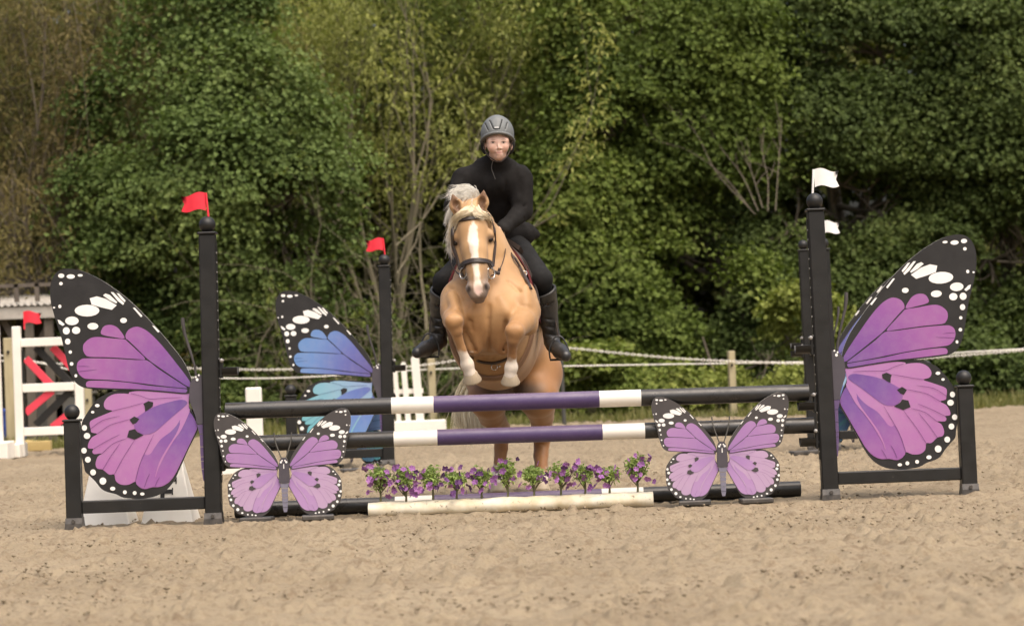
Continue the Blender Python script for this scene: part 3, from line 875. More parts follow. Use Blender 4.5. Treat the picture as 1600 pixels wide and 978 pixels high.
F_DOTS = [(127, 100, 24, 17), (200, 106, 32, 17), (272, 97, 20, 10), (125, 160, 14, 13), (73, 343, 9, 7), (117, 334, 12, 14), (325, 366, 95, 45), (210, 444, 52, 33), (167, 520, 27, 28), (242, 517, 32, 28), (370, 485, 42, 26), (604, 441, 26, 20), (178, 602, 21, 23), (198, 682, 13, 13), (208, 772, 14, 14), (241, 863, 11, 13)]
F_BARS = [[(100, 435), (120, 440), (155, 470), (140, 483), (110, 465)], [(345, 272), (400, 257), (470, 277), (552, 325), (515, 360), (440, 343), (360, 320)], [(447, 250), (465, 235), (500, 247), (557, 302), (548, 311), (498, 287)], [(505, 225), (525, 225), (610, 310), (600, 323), (560, 293)], [(550, 232), (570, 235), (620, 290), (612, 302), (582, 275)], [(675, 345), (690, 343), (748, 405), (738, 417)], [(822, 480), (838, 482), (880, 525), (868, 534)]]
ROOT = (1130, 955)

def to_level(u, v, hind=False):
    """units -> metres right of and above the wing root, as the board stands level at 16.48 m"""
    def lv(a, b):
        p = W(70 + a / 4.888, 410 + b / 4.888, 16.48)
        return p.x, p.z
    if hind: u, v = u + 146.6, v + 880
    x, z = lv(u, v); x0, z0 = lv(*ROOT)
    return x - x0, z - z0

def wing_board(parent, root, yf, side, scale, mats, thick=0.016, drop=0.0):
    """one wing board with its print; side=1 reaches left as seen from the arena, -1 is its mirror; mats: black, white, fore, light, mid, vein, edge"""
    rx, rz = root
    def T(poly, hind=False):
        return [(rx + side * x * scale, rz + z * scale + (drop if hind else 0)) for x, z in (to_level(u, v, hind) for u, v in poly)]
    mb = MB()
    st = 0.0016
    mb.plate(smooth_loop(T(HIND, True), 3), yf + 0.004, yf + thick, 0, 6)
    mb.plate(smooth_loop(T(FORE), 3), yf, yf + thick - 0.001, 0, 6)
    board = mb.build("wing_board", mats, parent, origin=(rx, yf, rz))
    pr = MB()
    yh, yo = yf + 0.004 - st, yf - st
    for c in F_CELLS: pr.sheet(smooth_loop(T(c), 3), yo, 2)
    pr.sheet(smooth_loop(T(H_LIGHT, True), 3), yh, 3)
    pr.sheet(smooth_loop(T(H_MID, True), 3), yh - st, 4)
    pr.sheet(smooth_loop(T(H_LOW, True), 3), yh - st, 4)
    pr.sheet(smooth_loop(T(H_STRIPE, True), 3), yh - 2 * st, 3)
    for c in H_BLACK: pr.sheet(T(c, True), yh - 2 * st, 0)
    def ell(u, v, a, b): return [(u + a * math.cos(t * math.pi / 8), v + b * math.sin(t * math.pi / 8)) for t in range(16)]
    for d in H_DOTS: pr.sheet(T(ell(*d), True), yh - st, 1)
    for d in F_DOTS: pr.sheet(T(ell(*d)), yo, 1)
    for c in F_BARS: pr.sheet(T(c), yo, 1)
    def line(pts, w):
        a, b = [], []
        for i, p in enumerate(pts):
            q = Vector(pts[min(i + 1, len(pts) - 1)]) - Vector(pts[max(i - 1, 0)])
            q = Vector((-q.y, q.x)).normalized() * w * (0.5 if i == len(pts) - 1 else 1)
            a.append((p[0] + q.x, p[1] + q.y)); b.append((p[0] - q.x, p[1] - q.y))
        return a + b[::-1]
    for c in H_VEINS: pr.sheet(T(line([tuple(p) for p in smooth_path([(x, y, 0) for x, y in c], 3)] and [(p.x, p.y) for p in smooth_path([(x, y, 0) for x, y in c], 3)], 1.6), True), yh - 3 * st, 5)
    for c in F_VEINS: pr.sheet(T(line(c, 1.6)), yo - st, 5)
    o = pr.build("wing_print", mats, parent, origin=(rx, yf, rz))
    o.parent = board; o.location = (0, 0, 0); o['kind'] = 'stuff'
    return board

# linear ink colours
PURPLE = dict(fore=[(0.0, (0.158, 0.076, 0.285)), (0.30, (0.238, 0.087, 0.317)), (0.6, (0.333, 0.119, 0.341)), (1.0, (0.317, 0.111, 0.333))],
    light=[(0.0, (0.396, 0.190, 0.444)), (0.4, (0.428, 0.186, 0.412)), (0.75, (0.396, 0.158, 0.380)), (1.0, (0.333, 0.127, 0.348))],
    mid=[(0.0, (0.135, 0.068, 0.269)), (0.3, (0.190, 0.087, 0.317)), (0.6, (0.301, 0.111, 0.341)), (1.0, (0.317, 0.115, 0.341))], vein=(0.127, 0.040, 0.150))
BLUE = dict(fore=[(0.0, (0.119, 0.093, 0.281)), (0.3, (0.128, 0.145, 0.408)), (0.6, (0.145, 0.255, 0.527)), (1.0, (0.128, 0.281, 0.527))],
    light=[(0.0, (0.255, 0.323, 0.578)), (0.35, (0.255, 0.425, 0.561)), (0.75, (0.170, 0.442, 0.510)), (1.0, (0.102, 0.391, 0.476))],
    mid=[(0.0, (0.111, 0.128, 0.383)), (0.4, (0.136, 0.221, 0.510)), (1.0, (0.145, 0.357, 0.578))], vein=(0.034, 0.051, 0.153))
PALE = dict(fore=[(0.0, (0.310, 0.168, 0.394)), (0.4, (0.361, 0.193, 0.418)), (1.0, (0.404, 0.227, 0.443))],
    light=[(0.0, (0.396, 0.244, 0.451)), (0.4, (0.473, 0.323, 0.492)), (1.0, (0.482, 0.336, 0.492))],
    mid=[(0.0, (0.327, 0.185, 0.426)), (0.4, (0.413, 0.244, 0.476)), (1.0, (0.464, 0.286, 0.500))], vein=(0.224, 0.109, 0.262))
PRINT_BLACK = flat_mat("printed_black", (0.021, 0.020, 0.020), 0.5)
PRINT_GREY = flat_mat("printed_charcoal", (0.062, 0.056, 0.055), 0.5)
PRINT_WHITE = flat_mat("printed_white", (0.82, 0.80, 0.76))
def palette(nm, p, sc, black):
    return [black, PRINT_WHITE, print_mat(nm + "_fore_ink", p['fore'], sc), print_mat(nm + "_light_ink", p['light'], sc), print_mat(nm + "_deep_ink", p['mid'], sc), flat_mat(nm + "_vein_ink", p['vein']), EDGE]
PAL_PURPLE = palette("purple", PURPLE, 0.95, PRINT_BLACK)
PAL_BLUE = palette("blue", BLUE, 0.95, PRINT_BLACK)
PAL_PALE = palette("lilac", PALE, 0.43, PRINT_GREY)
BODY_GREY = worn("body_grey", (0.075, 0.066, 0.08), 0.5, (0.055, 0.05, 0.06), 10, 0.6)
BODY_PURPLE = worn("body_purple", (0.12, 0.075, 0.18), 0.5, (0.09, 0.06, 0.14), 10, 0.6)

RED_FLAG = worn("red_flag", (0.80, 0.03, 0.055), 0.5, (0.70, 0.025, 0.045), 10, 0.5)
WHITE_FLAG = worn("white_flag", (0.86, 0.85, 0.82), 0.5, (0.76, 0.75, 0.72), 10, 0.5)

def flag_shape(base, side, s, mat, parent, lean=0.0):
    """a swallow-tailed plastic flag on its stem; side=-1 flies left"""
    mb = MB()
    top = 0.165 * s
    mb.tube([base, base + Vector((lean * .6, 0, top * .6)), base + Vector((lean, 0, top))], 0.0075 * s, 6, 0)
    mb.build("flag_stem", mat, parent)
    fb = MB()
    w, h = 0.155 * s, 0.112 * s
    n = 8
    x0 = base.x + lean + side * 0.004; zt = base.z + top
    grid = []
    for i in range(n + 1):
        t = i / n
        wave = 0.010 * s * math.sin(t * 6.0)
        dy = -0.012 * s * math.sin(t * 5.0)
        a = (x0 + side * w * t, base.y + dy, zt + wave - 0.012 * t * s)
        b = (x0 + side * w * t, base.y + dy, zt - h + wave + 0.004 * t * s)
        c = (x0 + side * w * (t if i < n else 0.76), base.y + dy, (a[2] + b[2]) / 2)
        grid.append((a, c, b))
    for yo, fl in ((0.0, False), (0.005, True)):
        vs = [(p[0], p[1] + yo, p[2]) for g in grid for p in g]
        fs = []
        for i in range(n):
            for j in range(2):
                q = (i * 3 + j, i * 3 + j + 1, i * 3 + 3 + j + 1, i * 3 + 3 + j)
                fs.append(q if fl else q[::-1])
        fb.add(vs, fs, 0, True)
    rim = [0, 3 * n] 
    f0, b0 = [p for g in grid for p in g], None
    loop = [g[0] for g in grid] + [grid[-1][1]] + [g[2] for g in grid[::-1]] + [grid[0][1]]
    k = len(loop)
    fb.add([p for p in loop] + [(p[0], p[1] + 0.005, p[2]) for p in loop], [(i, (i + 1) % k, (i + 1) % k + k, i + k) for i in range(k)], 0)
    fb.build("flag", mat, parent)

def post(parent, x, y, z0, z1, w, lean, mat=None):
    """a square hollow vinyl post with a flange, a ball cap and a rubber boot at its foot"""
    mb = MB()
    mb.box((x + lean * (z0 + z1) / 2, y, (z0 + z1) / 2), (w, w, z1 - z0), ry=math.atan(lean), bev=0.008)
    p = mb.build("post", mat or BLACK, parent)
    mb = MB()
    xt = x + lean * z1
    mb.box((xt, y, z1 + 0.006), (w * 1.16, w * 1.16, 0.016), bev=0.005)
    r = w * 0.5
    mb.ball((xt + lean * .06, y, z1 + 0.012 + r * 0.95), r * 1.02, 0, 20, 14)
    mb.build("ball_cap", mat or BLACK, parent)
    return p

def foot_bracket(parent, x, y, w, side):
    mb = MB()
    a, b, h = w * 0.5, w * 0.60, 0.065
    vs = [(x - b, y - b * 1.15, -0.01), (x + b, y - b * 1.15, -0.01), (x + b, y + b, -0.01), (x - b, y + b, -0.01),
          (x - a * 1.06, y - a * 1.06, h), (x + a * 1.06, y - a * 1.06, h), (x + a * 1.06, y + a * 1.06, h), (x - a * 1.06, y + a * 1.06, h),
          (x - b * .9, y - b * 1.1, 0.03), (x + b * .9, y - b * 1.1, 0.03), (x + b * .9, y + b * .9, 0.03), (x - b * .9, y + b * .9, 0.03)]
    mb.add(vs, [(0, 1, 9, 8), (1, 2, 10, 9), (2, 3, 11, 10), (3, 0, 8, 11), (8, 9, 5, 4), (9, 10, 6, 5), (10, 11, 7, 6), (11, 8, 4, 7), (4, 5, 6, 7)])
    mb.tube([(x, y - a * 1.05, 0.045), (x, y - b * 1.2, 0.045)], 0.012, 8)
    mb.build("foot_bracket", GLOSS, parent)
GLOSS = worn("worn_glossy_black", (0.045, 0.042, 0.039), 0.42, (0.12, 0.105, 0.09), 14, 0.7, (0.25, 0.21, 0.17), 60, 0.68, 0.2, spec=0.4)

def cup(parent, x, y, z, side, empty_cup=False):
    """a pole cup on the inner face of a post: a clamp plate, a pin, and a shallow tray reaching inwards (side=+1: to the right)"""
    mb = MB()
    mb.box((x + side * 0.012, y, z + 0.035), (0.022, 0.075, 0.12), bev=0.006)
    k = 8
    vs, fs = [], []
    for i in range(k + 1):
        a = math.pi * (1.08 + 0.84 * i / k)
        for (r, dx) in ((0.068, 0.02), (0.068, 0.115), (0.058, 0.115), (0.058, 0.02)):
            vs.append((x + side * dx, y + r * math.cos(a), z + 0.055 + r * math.sin(a)))
    for i in range(k):
        for j in range(4):
            q = (i * 4 + j, i * 4 + (j + 1) % 4, i * 4 + 4 + (j + 1) % 4, i * 4 + 4 + j)
            fs.append(q if side > 0 else q[::-1])
    fs += [(0, 1, 2, 3), (k * 4 + 3, k * 4 + 2, k * 4 + 1, k * 4)]
    mb.add(vs, fs)
    c = mb.build("jump_cup", BLACK, parent)
    mb = MB()
    mb.tube([(x + side * 0.02, y - 0.05, z + 0.085), (x + side * 0.02, y + 0.05, z + 0.085)], 0.007, 6)
    mb.ball((x + side * 0.02, y - 0.055, z + 0.085), 0.013, 0, 8, 6)
    pin = mb.build("cup_pin", METAL, parent)
    pin.parent = c

def butterfly_standard(label, xin, y, side, pal, flagmat, group, cups, drop=0.0, name="butterfly_standard", root_off=0.103):
    """a wing standard: tall post towards the poles, short outer post, low rail, half a butterfly. side=1 has its wing on the left."""
    t = empty(name, (xin, y, 0), label, "jump standard", group)
    ln = side * 0.0135
    H = 1.80
    post(t, xin, y, 0.03, H, 0.102, ln)
    xo = xin - side * 0.868
    post(t, xo, y, 0.03, 0.665, 0.096, ln * .6)
    foot_bracket(t, xin, y, 0.102, side); foot_bracket(t, xo, y, 0.096, side)
    mb = MB()
    mb.box(((xin + xo) / 2, y + 0.002, 0.128), (0.868 - 0.098, 0.06, 0.078), bev=0.006)
    mb.build("rail", BLACK, t)
    # strip of peg holes on the inner face
    mb = MB()
    xi = xin + side * 0.0535
    mb.box((xi + ln * 1.05, y, 1.0), (0.005, 0.05, 1.5), ry=math.atan(ln))
    st = mb.build("peg_strip", BLACK, t)
    mb = MB()
    for i in range(24):
        z = 0.3 + i * 0.06
        xx = xi + side * 0.0032 + ln * (z + .05)
        for yy in (-0.026, ):
            mb.tube([(xx - side * .002, y + yy, z), (xx + side * .0015, y + yy, z)], 0.006, 6)
    ho = mb.build("peg_holes", METAL, t); ho.parent = st; ho['kind'] = 'stuff'
    for z in cups:
        cup(t, xin + side * 0.056 + ln * z, y, z, side, True)
    # the wing: its root lies just outside the tall post
    rx, rz = xin - side * root_off, 0.846
    yw = y - 0.02
    wing_board(t, (rx, rz), yw, side, 1.0, pal, 0.016, drop)
    # half body in front of the board's inner edge, tucked against the post
    mb = MB()
    def T(u, v): 
        x, z = to_level(u, v, True); return (rx + side * x, rz + z)
    top = [T(*p) for p in ((968, 40), (990, 5), (1030, -25), (1085, -20), (1085, 350), (1020, 350), (1012, 300), (985, 225), (965, 180), (962, 110))]
    mb.plate(top, yw - 0.012, yw + 0.02, 0)
    segs = [[(1020, 354), (1085, 354), (1085, 424), (1040, 424)], [(1041, 428), (1085, 428), (1085, 522), (1046, 522)], [(1046, 526), (1085, 526), (1085, 598), (1049, 598)], [(1049, 602), (1085, 602), (1085, 632), (1051, 632)], [(1052, 636), (1085, 636), (1085, 692), (1056, 692)], [(1057, 696), (1085, 696), (1086, 790), (1070, 780)]]
    for s in segs: mb.plate([T(*p) for p in s], yw - 0.010, yw + 0.018, 1)
    for (u, v, a) in ((1022, 12, 11), (1012, -8, 7), (1035, -22, 7)):
        mb.sheet([T(u + a * math.cos(q), v + a * 1.1 * math.sin(q)) for q in [j * math.pi / 6 for j in range(12)]], yw - 0.014, 2)
    mb.build("butterfly_body", [BODY_GREY, BODY_PURPLE, PRINT_WHITE], t)
    # antenna
    mb = MB()
    pts = [T(u - 146.6, v - 880) for (u, v) in ((1160, 880), (1150, 800), (1128, 720), (1095, 620), (1070, 540), (1058, 470), (1054, 420))]
    mb.tube([(p[0], yw + .004, p[1]) for p in pts], [0.008, 0.008, 0.008, 0.009, 0.010, 0.0125, 0.011], 8)
    mb.build("antenna", PRINT_GREY, t)
    bx = xin + ln * 1.9
    flag_shape(Vector((bx + side * (0.01), y, 1.895)), -1 if flagmat is RED_FLAG else 1, 1.0, flagmat, t, -0.012 if flagmat is RED_FLAG else 0.012)
    return t

YF, YR = 16.5, 23.83
XL, XR = W(335, 815, YF).x, W(1297, 778, YF).x
butterfly_standard("near black standard with a purple half butterfly wing and red flag", XL, YF, 1, PAL_PURPLE, RED_FLAG, "near butterfly standards", (0.57, 0.345, 0.925))
butterfly_standard("near black standard with a purple half butterfly wing and white flag", XR, YF, -1, PAL_PURPLE, WHITE_FLAG, "near butterfly standards", (0.57, 0.345, 0.925))
XRL, XRR = W(608, 728, YR).x, W(1290, 372, YR).x + 0.0
butterfly_standard("farther black standard with a blue half butterfly wing and red flag", XRL, YR, 1, PAL_BLUE, RED_FLAG, "far butterfly standards", (0.87,), drop=-0.05)
butterfly_standard("farther black standard with blue wing and white flag, mostly hidden by the near one", XRR, YR, -1, PAL_BLUE, WHITE_FLAG, "far butterfly standards", (0.87, 0.93), drop=-0.05, root_off=0.045)
def foot_plank(x, y, rz, label):
    mb = MB(); mb.box((x, y, 0.02), (0.46, 0.12, 0.035), rz=rz, bev=0.006)
    tag(mb.build("ground_plank", GLOSS, None), label, "plank", "flat planks by the far jump")
foot_plank(W(570, 735, 22.9).x, 22.9, 0.5, "dark flat plank on the sand under the blue wing with the red flag")
foot_plank(W(1268, 707, 23.0).x, 23.0, 0.5, "dark flat plank on the sand behind the near white flagged standard")
def schooling_standard():
    x = W(1258, 380, 23.9).x
    t = empty("plain_standard", (x, 23.9, 0), "slim plain black standard without wing, beside the far white flagged standard", "jump standard")
    post(t, x, 23.9, 0.03, 1.80, 0.09, -0.01)
    foot_bracket(t, x, 23.9, 0.09, 1)
    for z in (0.93, 0.86): cup(t, x - 0.05, 23.9, z, -1)
    return t
schooling_standard()

# ================================================================== poles
def striped_pole(label, a, b, r, marks, y, name="striped_pole", group="striped poles of the near jump"):
    """marks: photograph columns where the paint changes: black | white | purple | white | black"""
    a, b = Vector(a), Vector(b)
    ts = [0.0] + [(W(px, 640, y).x - a.x) / (b.x - a.x) for px in marks] + [1.0]
    mid = (a + b) / 2
    mb = MB(); n = 28
    ax = (b - a).normalized(); u = ax.cross(Vector((0, 0, 1))).normalized(); w = u.cross(ax)
    cols = [0, 1, 2, 1, 0]
    for k in range(5):
        p, q = a.lerp(b, ts[k]), a.lerp(b, ts[k + 1])
        vs = []
        for c in (p, q):
            vs += [c + (u * math.cos(2 * math.pi * j / n) + w * math.sin(2 * math.pi * j / n)) * r for j in range(n)]
        mb.add(vs, [(j, (j + 1) % n, (j + 1) % n + n, j + n) for j in range(n)], cols[k], True)
    for c, s in ((a, -1), (b, 1)):
        ring = [c + (u * math.cos(2 * math.pi * j / n) + w * math.sin(2 * math.pi * j / n)) * r for j in range(n)]
        ring2 = [p + (c - p) * .25 + ax * s * .004 for p in ring]
        mb.add(ring + ring2, [((j, (j + 1) % n, (j + 1) % n + n, j + n) if s > 0 else (j + n, (j + 1) % n + n, (j + 1) % n, j)) for j in range(n)] + [tuple(range(n, 2 * n)) if s > 0 else tuple(range(2 * n - 1, n - 1, -1))], 0)
    o = mb.build(name, [BLACK_POLE, WHITE_POLE, PURPLE_POLE], None, origin=mid)
    return tag(o, label, "jump pole", group)
pa, pb = W(353, 642, YF), W(1263, 613, YF)
striped_pole("topmost pole of the purple jump, black, white and purple bands", pa, pb, 0.052, (612, 678, 937, 1002), YF)
ma, mb_ = W(356, 694, YF), W(1271, 664, YF)
striped_pole("middle pole of the purple jump, hanging below the topmost one", ma, mb_, 0.050, (614, 682, 940, 1006), YF)
ga, gb = W(368, 798, 16.93), W(1250, 765, 16.93)
ga.z = gb.z = 0.047
striped_pole("ground pole lying on the sand behind the white flower planter", ga, gb, 0.05, (612, 672, 935, 1000), 16.93)

# ================================================================== small butterflies leaning before the poles
def small_butterfly(label, px, py, y=16.42, pal=None, group="small lilac butterfly cutouts"):
    pal = pal or PAL_PALE
    c = W(px, py, y)
    t = empty("butterfly_cutout", (c.x, y, 0), label, "butterfly cutout", group)
    sc = 0.455 * 16.42 / 16.48
    for s in (1, -1):
        wing_board(t, (c.x - s * 0.034, c.z + 0.012), y, s, sc, pal, 0.014)
    mb = MB()
    def P(l): return [(c.x + a * .001, c.z + b * .001) for a, b in l]
    mb.plate(smooth_loop(P([(-20, 62), (0, 70), (20, 62), (30, 30), (31, -10), (33, -70), (26, -88), (-26, -88), (-33, -70), (-31, -10), (-30, 30)]), 3), y - 0.012, y + 0.02, 0)
    lo = [(26, 22), (21, 18), (19, 17), (18, 16), (16, 14), (15, 9)]
    z = -91
    for i, (a, b) in enumerate(lo):
        h = 27
        mb.plate(P([(-a, z), (a, z), (b, z - h), (-b, z - h)]), y - 0.010, y + 0.012, 1)
        z -= h + 3
    for (a, b, r) in ((-17, 42, 7), (17, 42, 7), (-9, 52, 5), (9, 52, 5)):
        mb.sheet(P([(a + r * math.cos(q), b + r * math.sin(q)) for q in [j * math.pi / 5 for j in range(10)]]), y - 0.0136, 2)
    mb.sheet(P([(-2.5, 30), (2.5, 30), (3, 2), (-3, 2)]), y - 0.0136, 2)
    mb.build("butterfly_body", [BODY_GREY, worn("body_slate", (0.20, 0.19, 0.25), 0.5), PRINT_WHITE], t)
    for s in (-1, 1):
        mb = MB()
        mb.tube(smooth_path([(c.x + s * .012, y + .004, c.z + .06), (c.x + s * .03, y + .004, c.z + .11), (c.x + s * .048, y + .004, c.z + .17), (c.x + s * .055, y + .004, c.z + .225)], 4), 0.0045, 6)
        mb.build("antenna", WIRE, t)
        mb = MB()
        mb.box((c.x + s * 0.19 + .01, y + .01, 0.014), (0.20, 0.15, 0.03), rz=0.08 * s, bev=0.006)
        mb.build("stand_foot", GLOSS, t)
small_butterfly("small lilac butterfly cutout standing before the poles by the red flagged standard", 444, 732)
small_butterfly("small lilac butterfly cutout standing before the poles by the white flagged standard", 1128, 707)
PAL_TEAL = palette("teal", dict(fore=[(0.0, (0.14, 0.2, 0.45)), (1.0, (0.15, 0.33, 0.62))], light=[(0.0, (0.16, 0.38, 0.55)), (0.5, (0.13, 0.44, 0.52)), (1.0, (0.12, 0.42, 0.50))], mid=[(0.0, (0.13, 0.2, 0.5)), (1.0, (0.14, 0.40, 0.55))], vein=(0.04, 0.06, 0.18)), 0.43, PRINT_BLACK)
small_butterfly("small blue butterfly cutout behind the rail of the far red flagged standard", 548, 676, 24.05, PAL_TEAL, "small blue butterfly cutouts")
small_butterfly("small blue butterfly cutout behind the far white flagged standard's rail", 1331, 645, 24.05, PAL_TEAL, "small blue butterfly cutouts")

# ================================================================== flower planter
def planter():
    a, b = W(576, 795, 16.58), W(1020, 778, 16.58)
    a.z = b.z = 0.036
    mid = (a + b) / 2
    mb = MB(); n, m = 18, 36
    rng = np.random.default_rng(3)
    vs, fs = [], []
    for i in range(m + 1):
        p = a.lerp(b, i / m)
        for j in range(n):
            t = 2 * math.pi * j / n
            r = 0.050 + 0.0025 * math.sin(i * 1.3 + j) + rng.normal(0, .0008)
            vs.append((p.x, p.y + r * 1.3 * math.cos(t), p.z + r * math.sin(t)))
    for i in range(m):
        for j in range(n):
            fs.append((i * n + (j + 1) % n, i * n + j, (i + 1) * n + j, (i + 1) * n + (j + 1) % n))
    mb.add(vs, fs, 0, True)
    mb.add(vs[:n], [tuple(range(n))]); mb.add(vs[-n:], [tuple(range(n - 1, -1, -1))])
    dirty = worn("muddy_white_log", (0.76, 0.71, 0.58), 0.7, (0.60, 0.50, 0.32), 9, 1.0, (0.16, 0.11, 0.06), 22, 0.62, 0.5, 30)
    tag(mb.build("flower_planter", dirty, None, origin=mid), "mud flecked white log planter on the sand, holding the row of flowers", "planter")
planter()

GREENS = [(0.17, 0.25, 0.07), (0.28, 0.38, 0.12), (0.42, 0.52, 0.19), (0.55, 0.60, 0.25)]
PETAL = [worn("violet_petal", (0.34, 0.14, 0.37), 0.6, (0.24, 0.09, 0.28), 60, 0.9), worn("dark_violet_petal", (0.19, 0.07, 0.235), 0.6, (0.08, 0.03, 0.12), 60, 0.9), worn("pink_violet_petal", (0.48, 0.22, 0.50), 0.6, (0.36, 0.14, 0.4), 60, 0.9)]
STEMM = worn("flower_stem", (0.13, 0.13, 0.06), 0.8, (0.08, 0.07, 0.03), 30, 0.8)
def blossom_mesh(i):
    mb = MB()
    rng = random.Random(i)
    for k in range(5):
        a = k * 2 * math.pi / 5 + rng.uniform(-.2, .2)
        r = 0.0185 * rng.uniform(.8, 1.2)
        d, s = Vector((math.cos(a), math.sin(a), 0)), Vector((-math.sin(a), math.cos(a), 0))
        up = Vector((0, 0, 1))
        e = up * r * rng.uniform(.0, .55)
        mb.add([(0, 0, 0), d * r * .55 + s * r * .5 + up * r * .35, d * r * 1.0 + s * r * .34 + e, d * r * 1.08 - s * r * .2 + e * .8, d * r * .6 - s * r * .5 + up * r * .4], [(0, 1, 2), (0, 2, 3), (0, 3, 4)], 0)
    o = mb.build("blossom", PETAL[i], None)
    me = o.data
    bpy.data.objects.remove(o)
    return me
BLOSSOM = [blossom_mesh(i) for i in range(3)]
def flower(px, top, label, n_bl, seed, w=0.10, leafy=1.0, pal=(0, 1, 0), low=0.0):
    rng = np.random.default_rng(seed)
    y = 16.58
    x = W(px, 770, y).x
    H = W(px, top + 8, y).z
    w *= 0.88
    t = empty("flower_plant", (x, y, 0.08), label, "flower", "flowers in the white planter")
    mb = MB()
    z0 = 0.06
    mb.tube([(x, y, z0), (x + .004, y, z0 + .07), (x, y, H - .07)], [0.009, 0.007, 0.004], 6)
    for k in range(9):
        a = rng.uniform(0, 6.28); zz = z0 + rng.uniform(.05, .11)
        mb.tube([(x, y, zz), (x + math.cos(a) * w * .4, y + math.sin(a) * w * .4, zz + .05), (x + math.cos(a) * w * .75, y + math.sin(a) * w * .7, rng.uniform(zz + .06, max(zz + .07, H - .02)))], [0.004, 0.003, 0.002], 4)
    mb.build("stem", STEMM, t)
    n = int(66 * leafy)
    zc = (z0 + .10 + H) / 2
    d = rng.normal(0, 1, (n, 3)); d /= np.linalg.norm(d, axis=1, keepdims=True); d *= rng.random((n, 1)) ** .4
    C = np.array([x, y, zc]) + d * np.array([w * .8, w * .7, (H - zc) * .95])
    # narrower towards the foot
    f = np.clip((C[:, 2] - z0) / (H - z0), .25, 1); C[:, 0] = x + (C[:, 0] - x) * f
    V, F, K = leaves(C, 0.024, 6, 0.024, rng, GREENS, droop=0.1, flat=1.0, longf=1.2, wide=.34)
    np_mesh("foliage", V, F, LEAF, t, K)['kind'] = 'stuff'
    for k in range(int(n_bl * 1.35)):
        o = bpy.data.objects.new("blossom", BLOSSOM[pal[int(rng.integers(0, len(pal)))]])
        COL.objects.link(o); o.parent = t
        a = rng.uniform(0, 6.28); zz = rng.uniform(.12 + low, H + .015)
        rr = w * rng.uniform(.55, 1.25) * (0.75 + .5 * (zz / H))
        P = Vector((x + math.cos(a) * rr, y - abs(math.sin(a)) * rr * .8, zz))
        o.location = P - wloc(t)
        o.rotation_euler = (math.pi / 2 + rng.normal(0, .6), rng.normal(0, .5), rng.normal(0, .9))
        s = rng.uniform(.75, 1.2); o.scale = (s, s, s)
FL = [(594, 722, "flower plant at the planter's near end, pale green with purple blooms low down", 13, .12, 1.0, (0, 2, 0)),
      (634, 722, "flower plant with the darkest, densest purple blooms, second in the planter", 22, .12, .75, (0, 1, 0)),
      (676, 720, "fresh green flower plant with purple blooms to either side, third in the planter", 12, .11, 1.0, (0, 2, 1)),
      (713, 730, "low olive flower plant with dark purple blooms hanging to one side, fourth in the planter", 13, .12, .8, (1, 0, 1)),
      (752, 724, "olive flower plant with a few tall violet blooms before the hind hoof nearer the tail", 12, .10, .9, (1, 0, 0)),
      (793, 712, "slim dark green flower plant topped with one pink bloom before a hind leg", 6, .085, 1.0, (2, 0, 1)),
      (834, 722, "almost bloomless pale green flower plant before the other hind hoof", 3, .10, 1.1, (0, 2, 2)),
      (876, 716, "wide flower plant full of mixed violet and pink blooms past the horse's legs", 20, .13, .8, (0, 2, 1)),
      (914, 722, "flower plant with one deep blue violet bloom drooping onto the planter", 11, .10, .9, (0, 1, 0)),
      (952, 724, "green flower plant crowded by purple blooms, next to the tallest plant", 7, .10, 1.1, (0, 0, 2)),
      (996, 704, "tallest flower plant with pink blooms on long stalks, at the planter's far end", 13, .12, 1.1, (2, 2, 0))]
for i, (px, top, lab, nb, w, lf, pal) in enumerate(FL):
    flower(px, top, lab, nb, 100 + i, w, lf, pal)

# ================================================================== dressage letter markers
def marker(label, px, letter=False):
    y = 17.02
    x = W(px, 815, y).x
    t = empty("letter_marker", (x, y, 0), label, "arena marker", "white arena markers")
    b, a, h, db, da = 0.165, 0.085, 0.40, 0.21, 0.03
    mb = MB()
    vs = [(x - b, y - db, -.01), (x + b, y - db, -.01), (x + b, y + db, -.01), (x - b, y + db, -.01), (x - a, y - da, h), (x + a, y - da, h), (x + a, y + da, h), (x - a, y + da, h)]
    mb.add(vs, [(0, 1, 5, 4), (1, 2, 6, 5), (2, 3, 7, 6), (3, 0, 4, 7), (4, 5, 6, 7)])
    body = mb.build("marker_body", WHITE, t)
    md = body.modifiers.new("bevel", 'BEVEL'); md.width = 0.008; md.segments = 2; md.limit_method = 'NONE'
    if letter:
        lm = MB()
        def S(u, z):   # on the sloped face
            f = (z + .01) / (h + .01)
            return (x + u, y - db + (db - da) * f - 0.0035, z)
        def bar(u0, u1, z0, z1): lm.add([S(u0, z0), S(u1, z0), S(u1, z1), S(u0, z1)], [(0, 1, 2, 3)])
        bar(-.045, -.018, .10, .275)
        bar(-.0179, .050, .248, .275); bar(-.0179, .028, .175, .200); bar(-.0179, .050, .10, .127)
        bar(.0501, .058, .232, .275); bar(.0281, .036, .165, .21); bar(.0501, .058, .10, .145)
        lt = lm.build("letter", PRINT_BLACK, t); lt.parent = body; lt.location = (0, 0, 0)
marker("plain white trapezoid marker on the sand behind the purple wing's outer post", 170)
marker("white trapezoid marker with a black letter E behind the purple wing", 268, True)

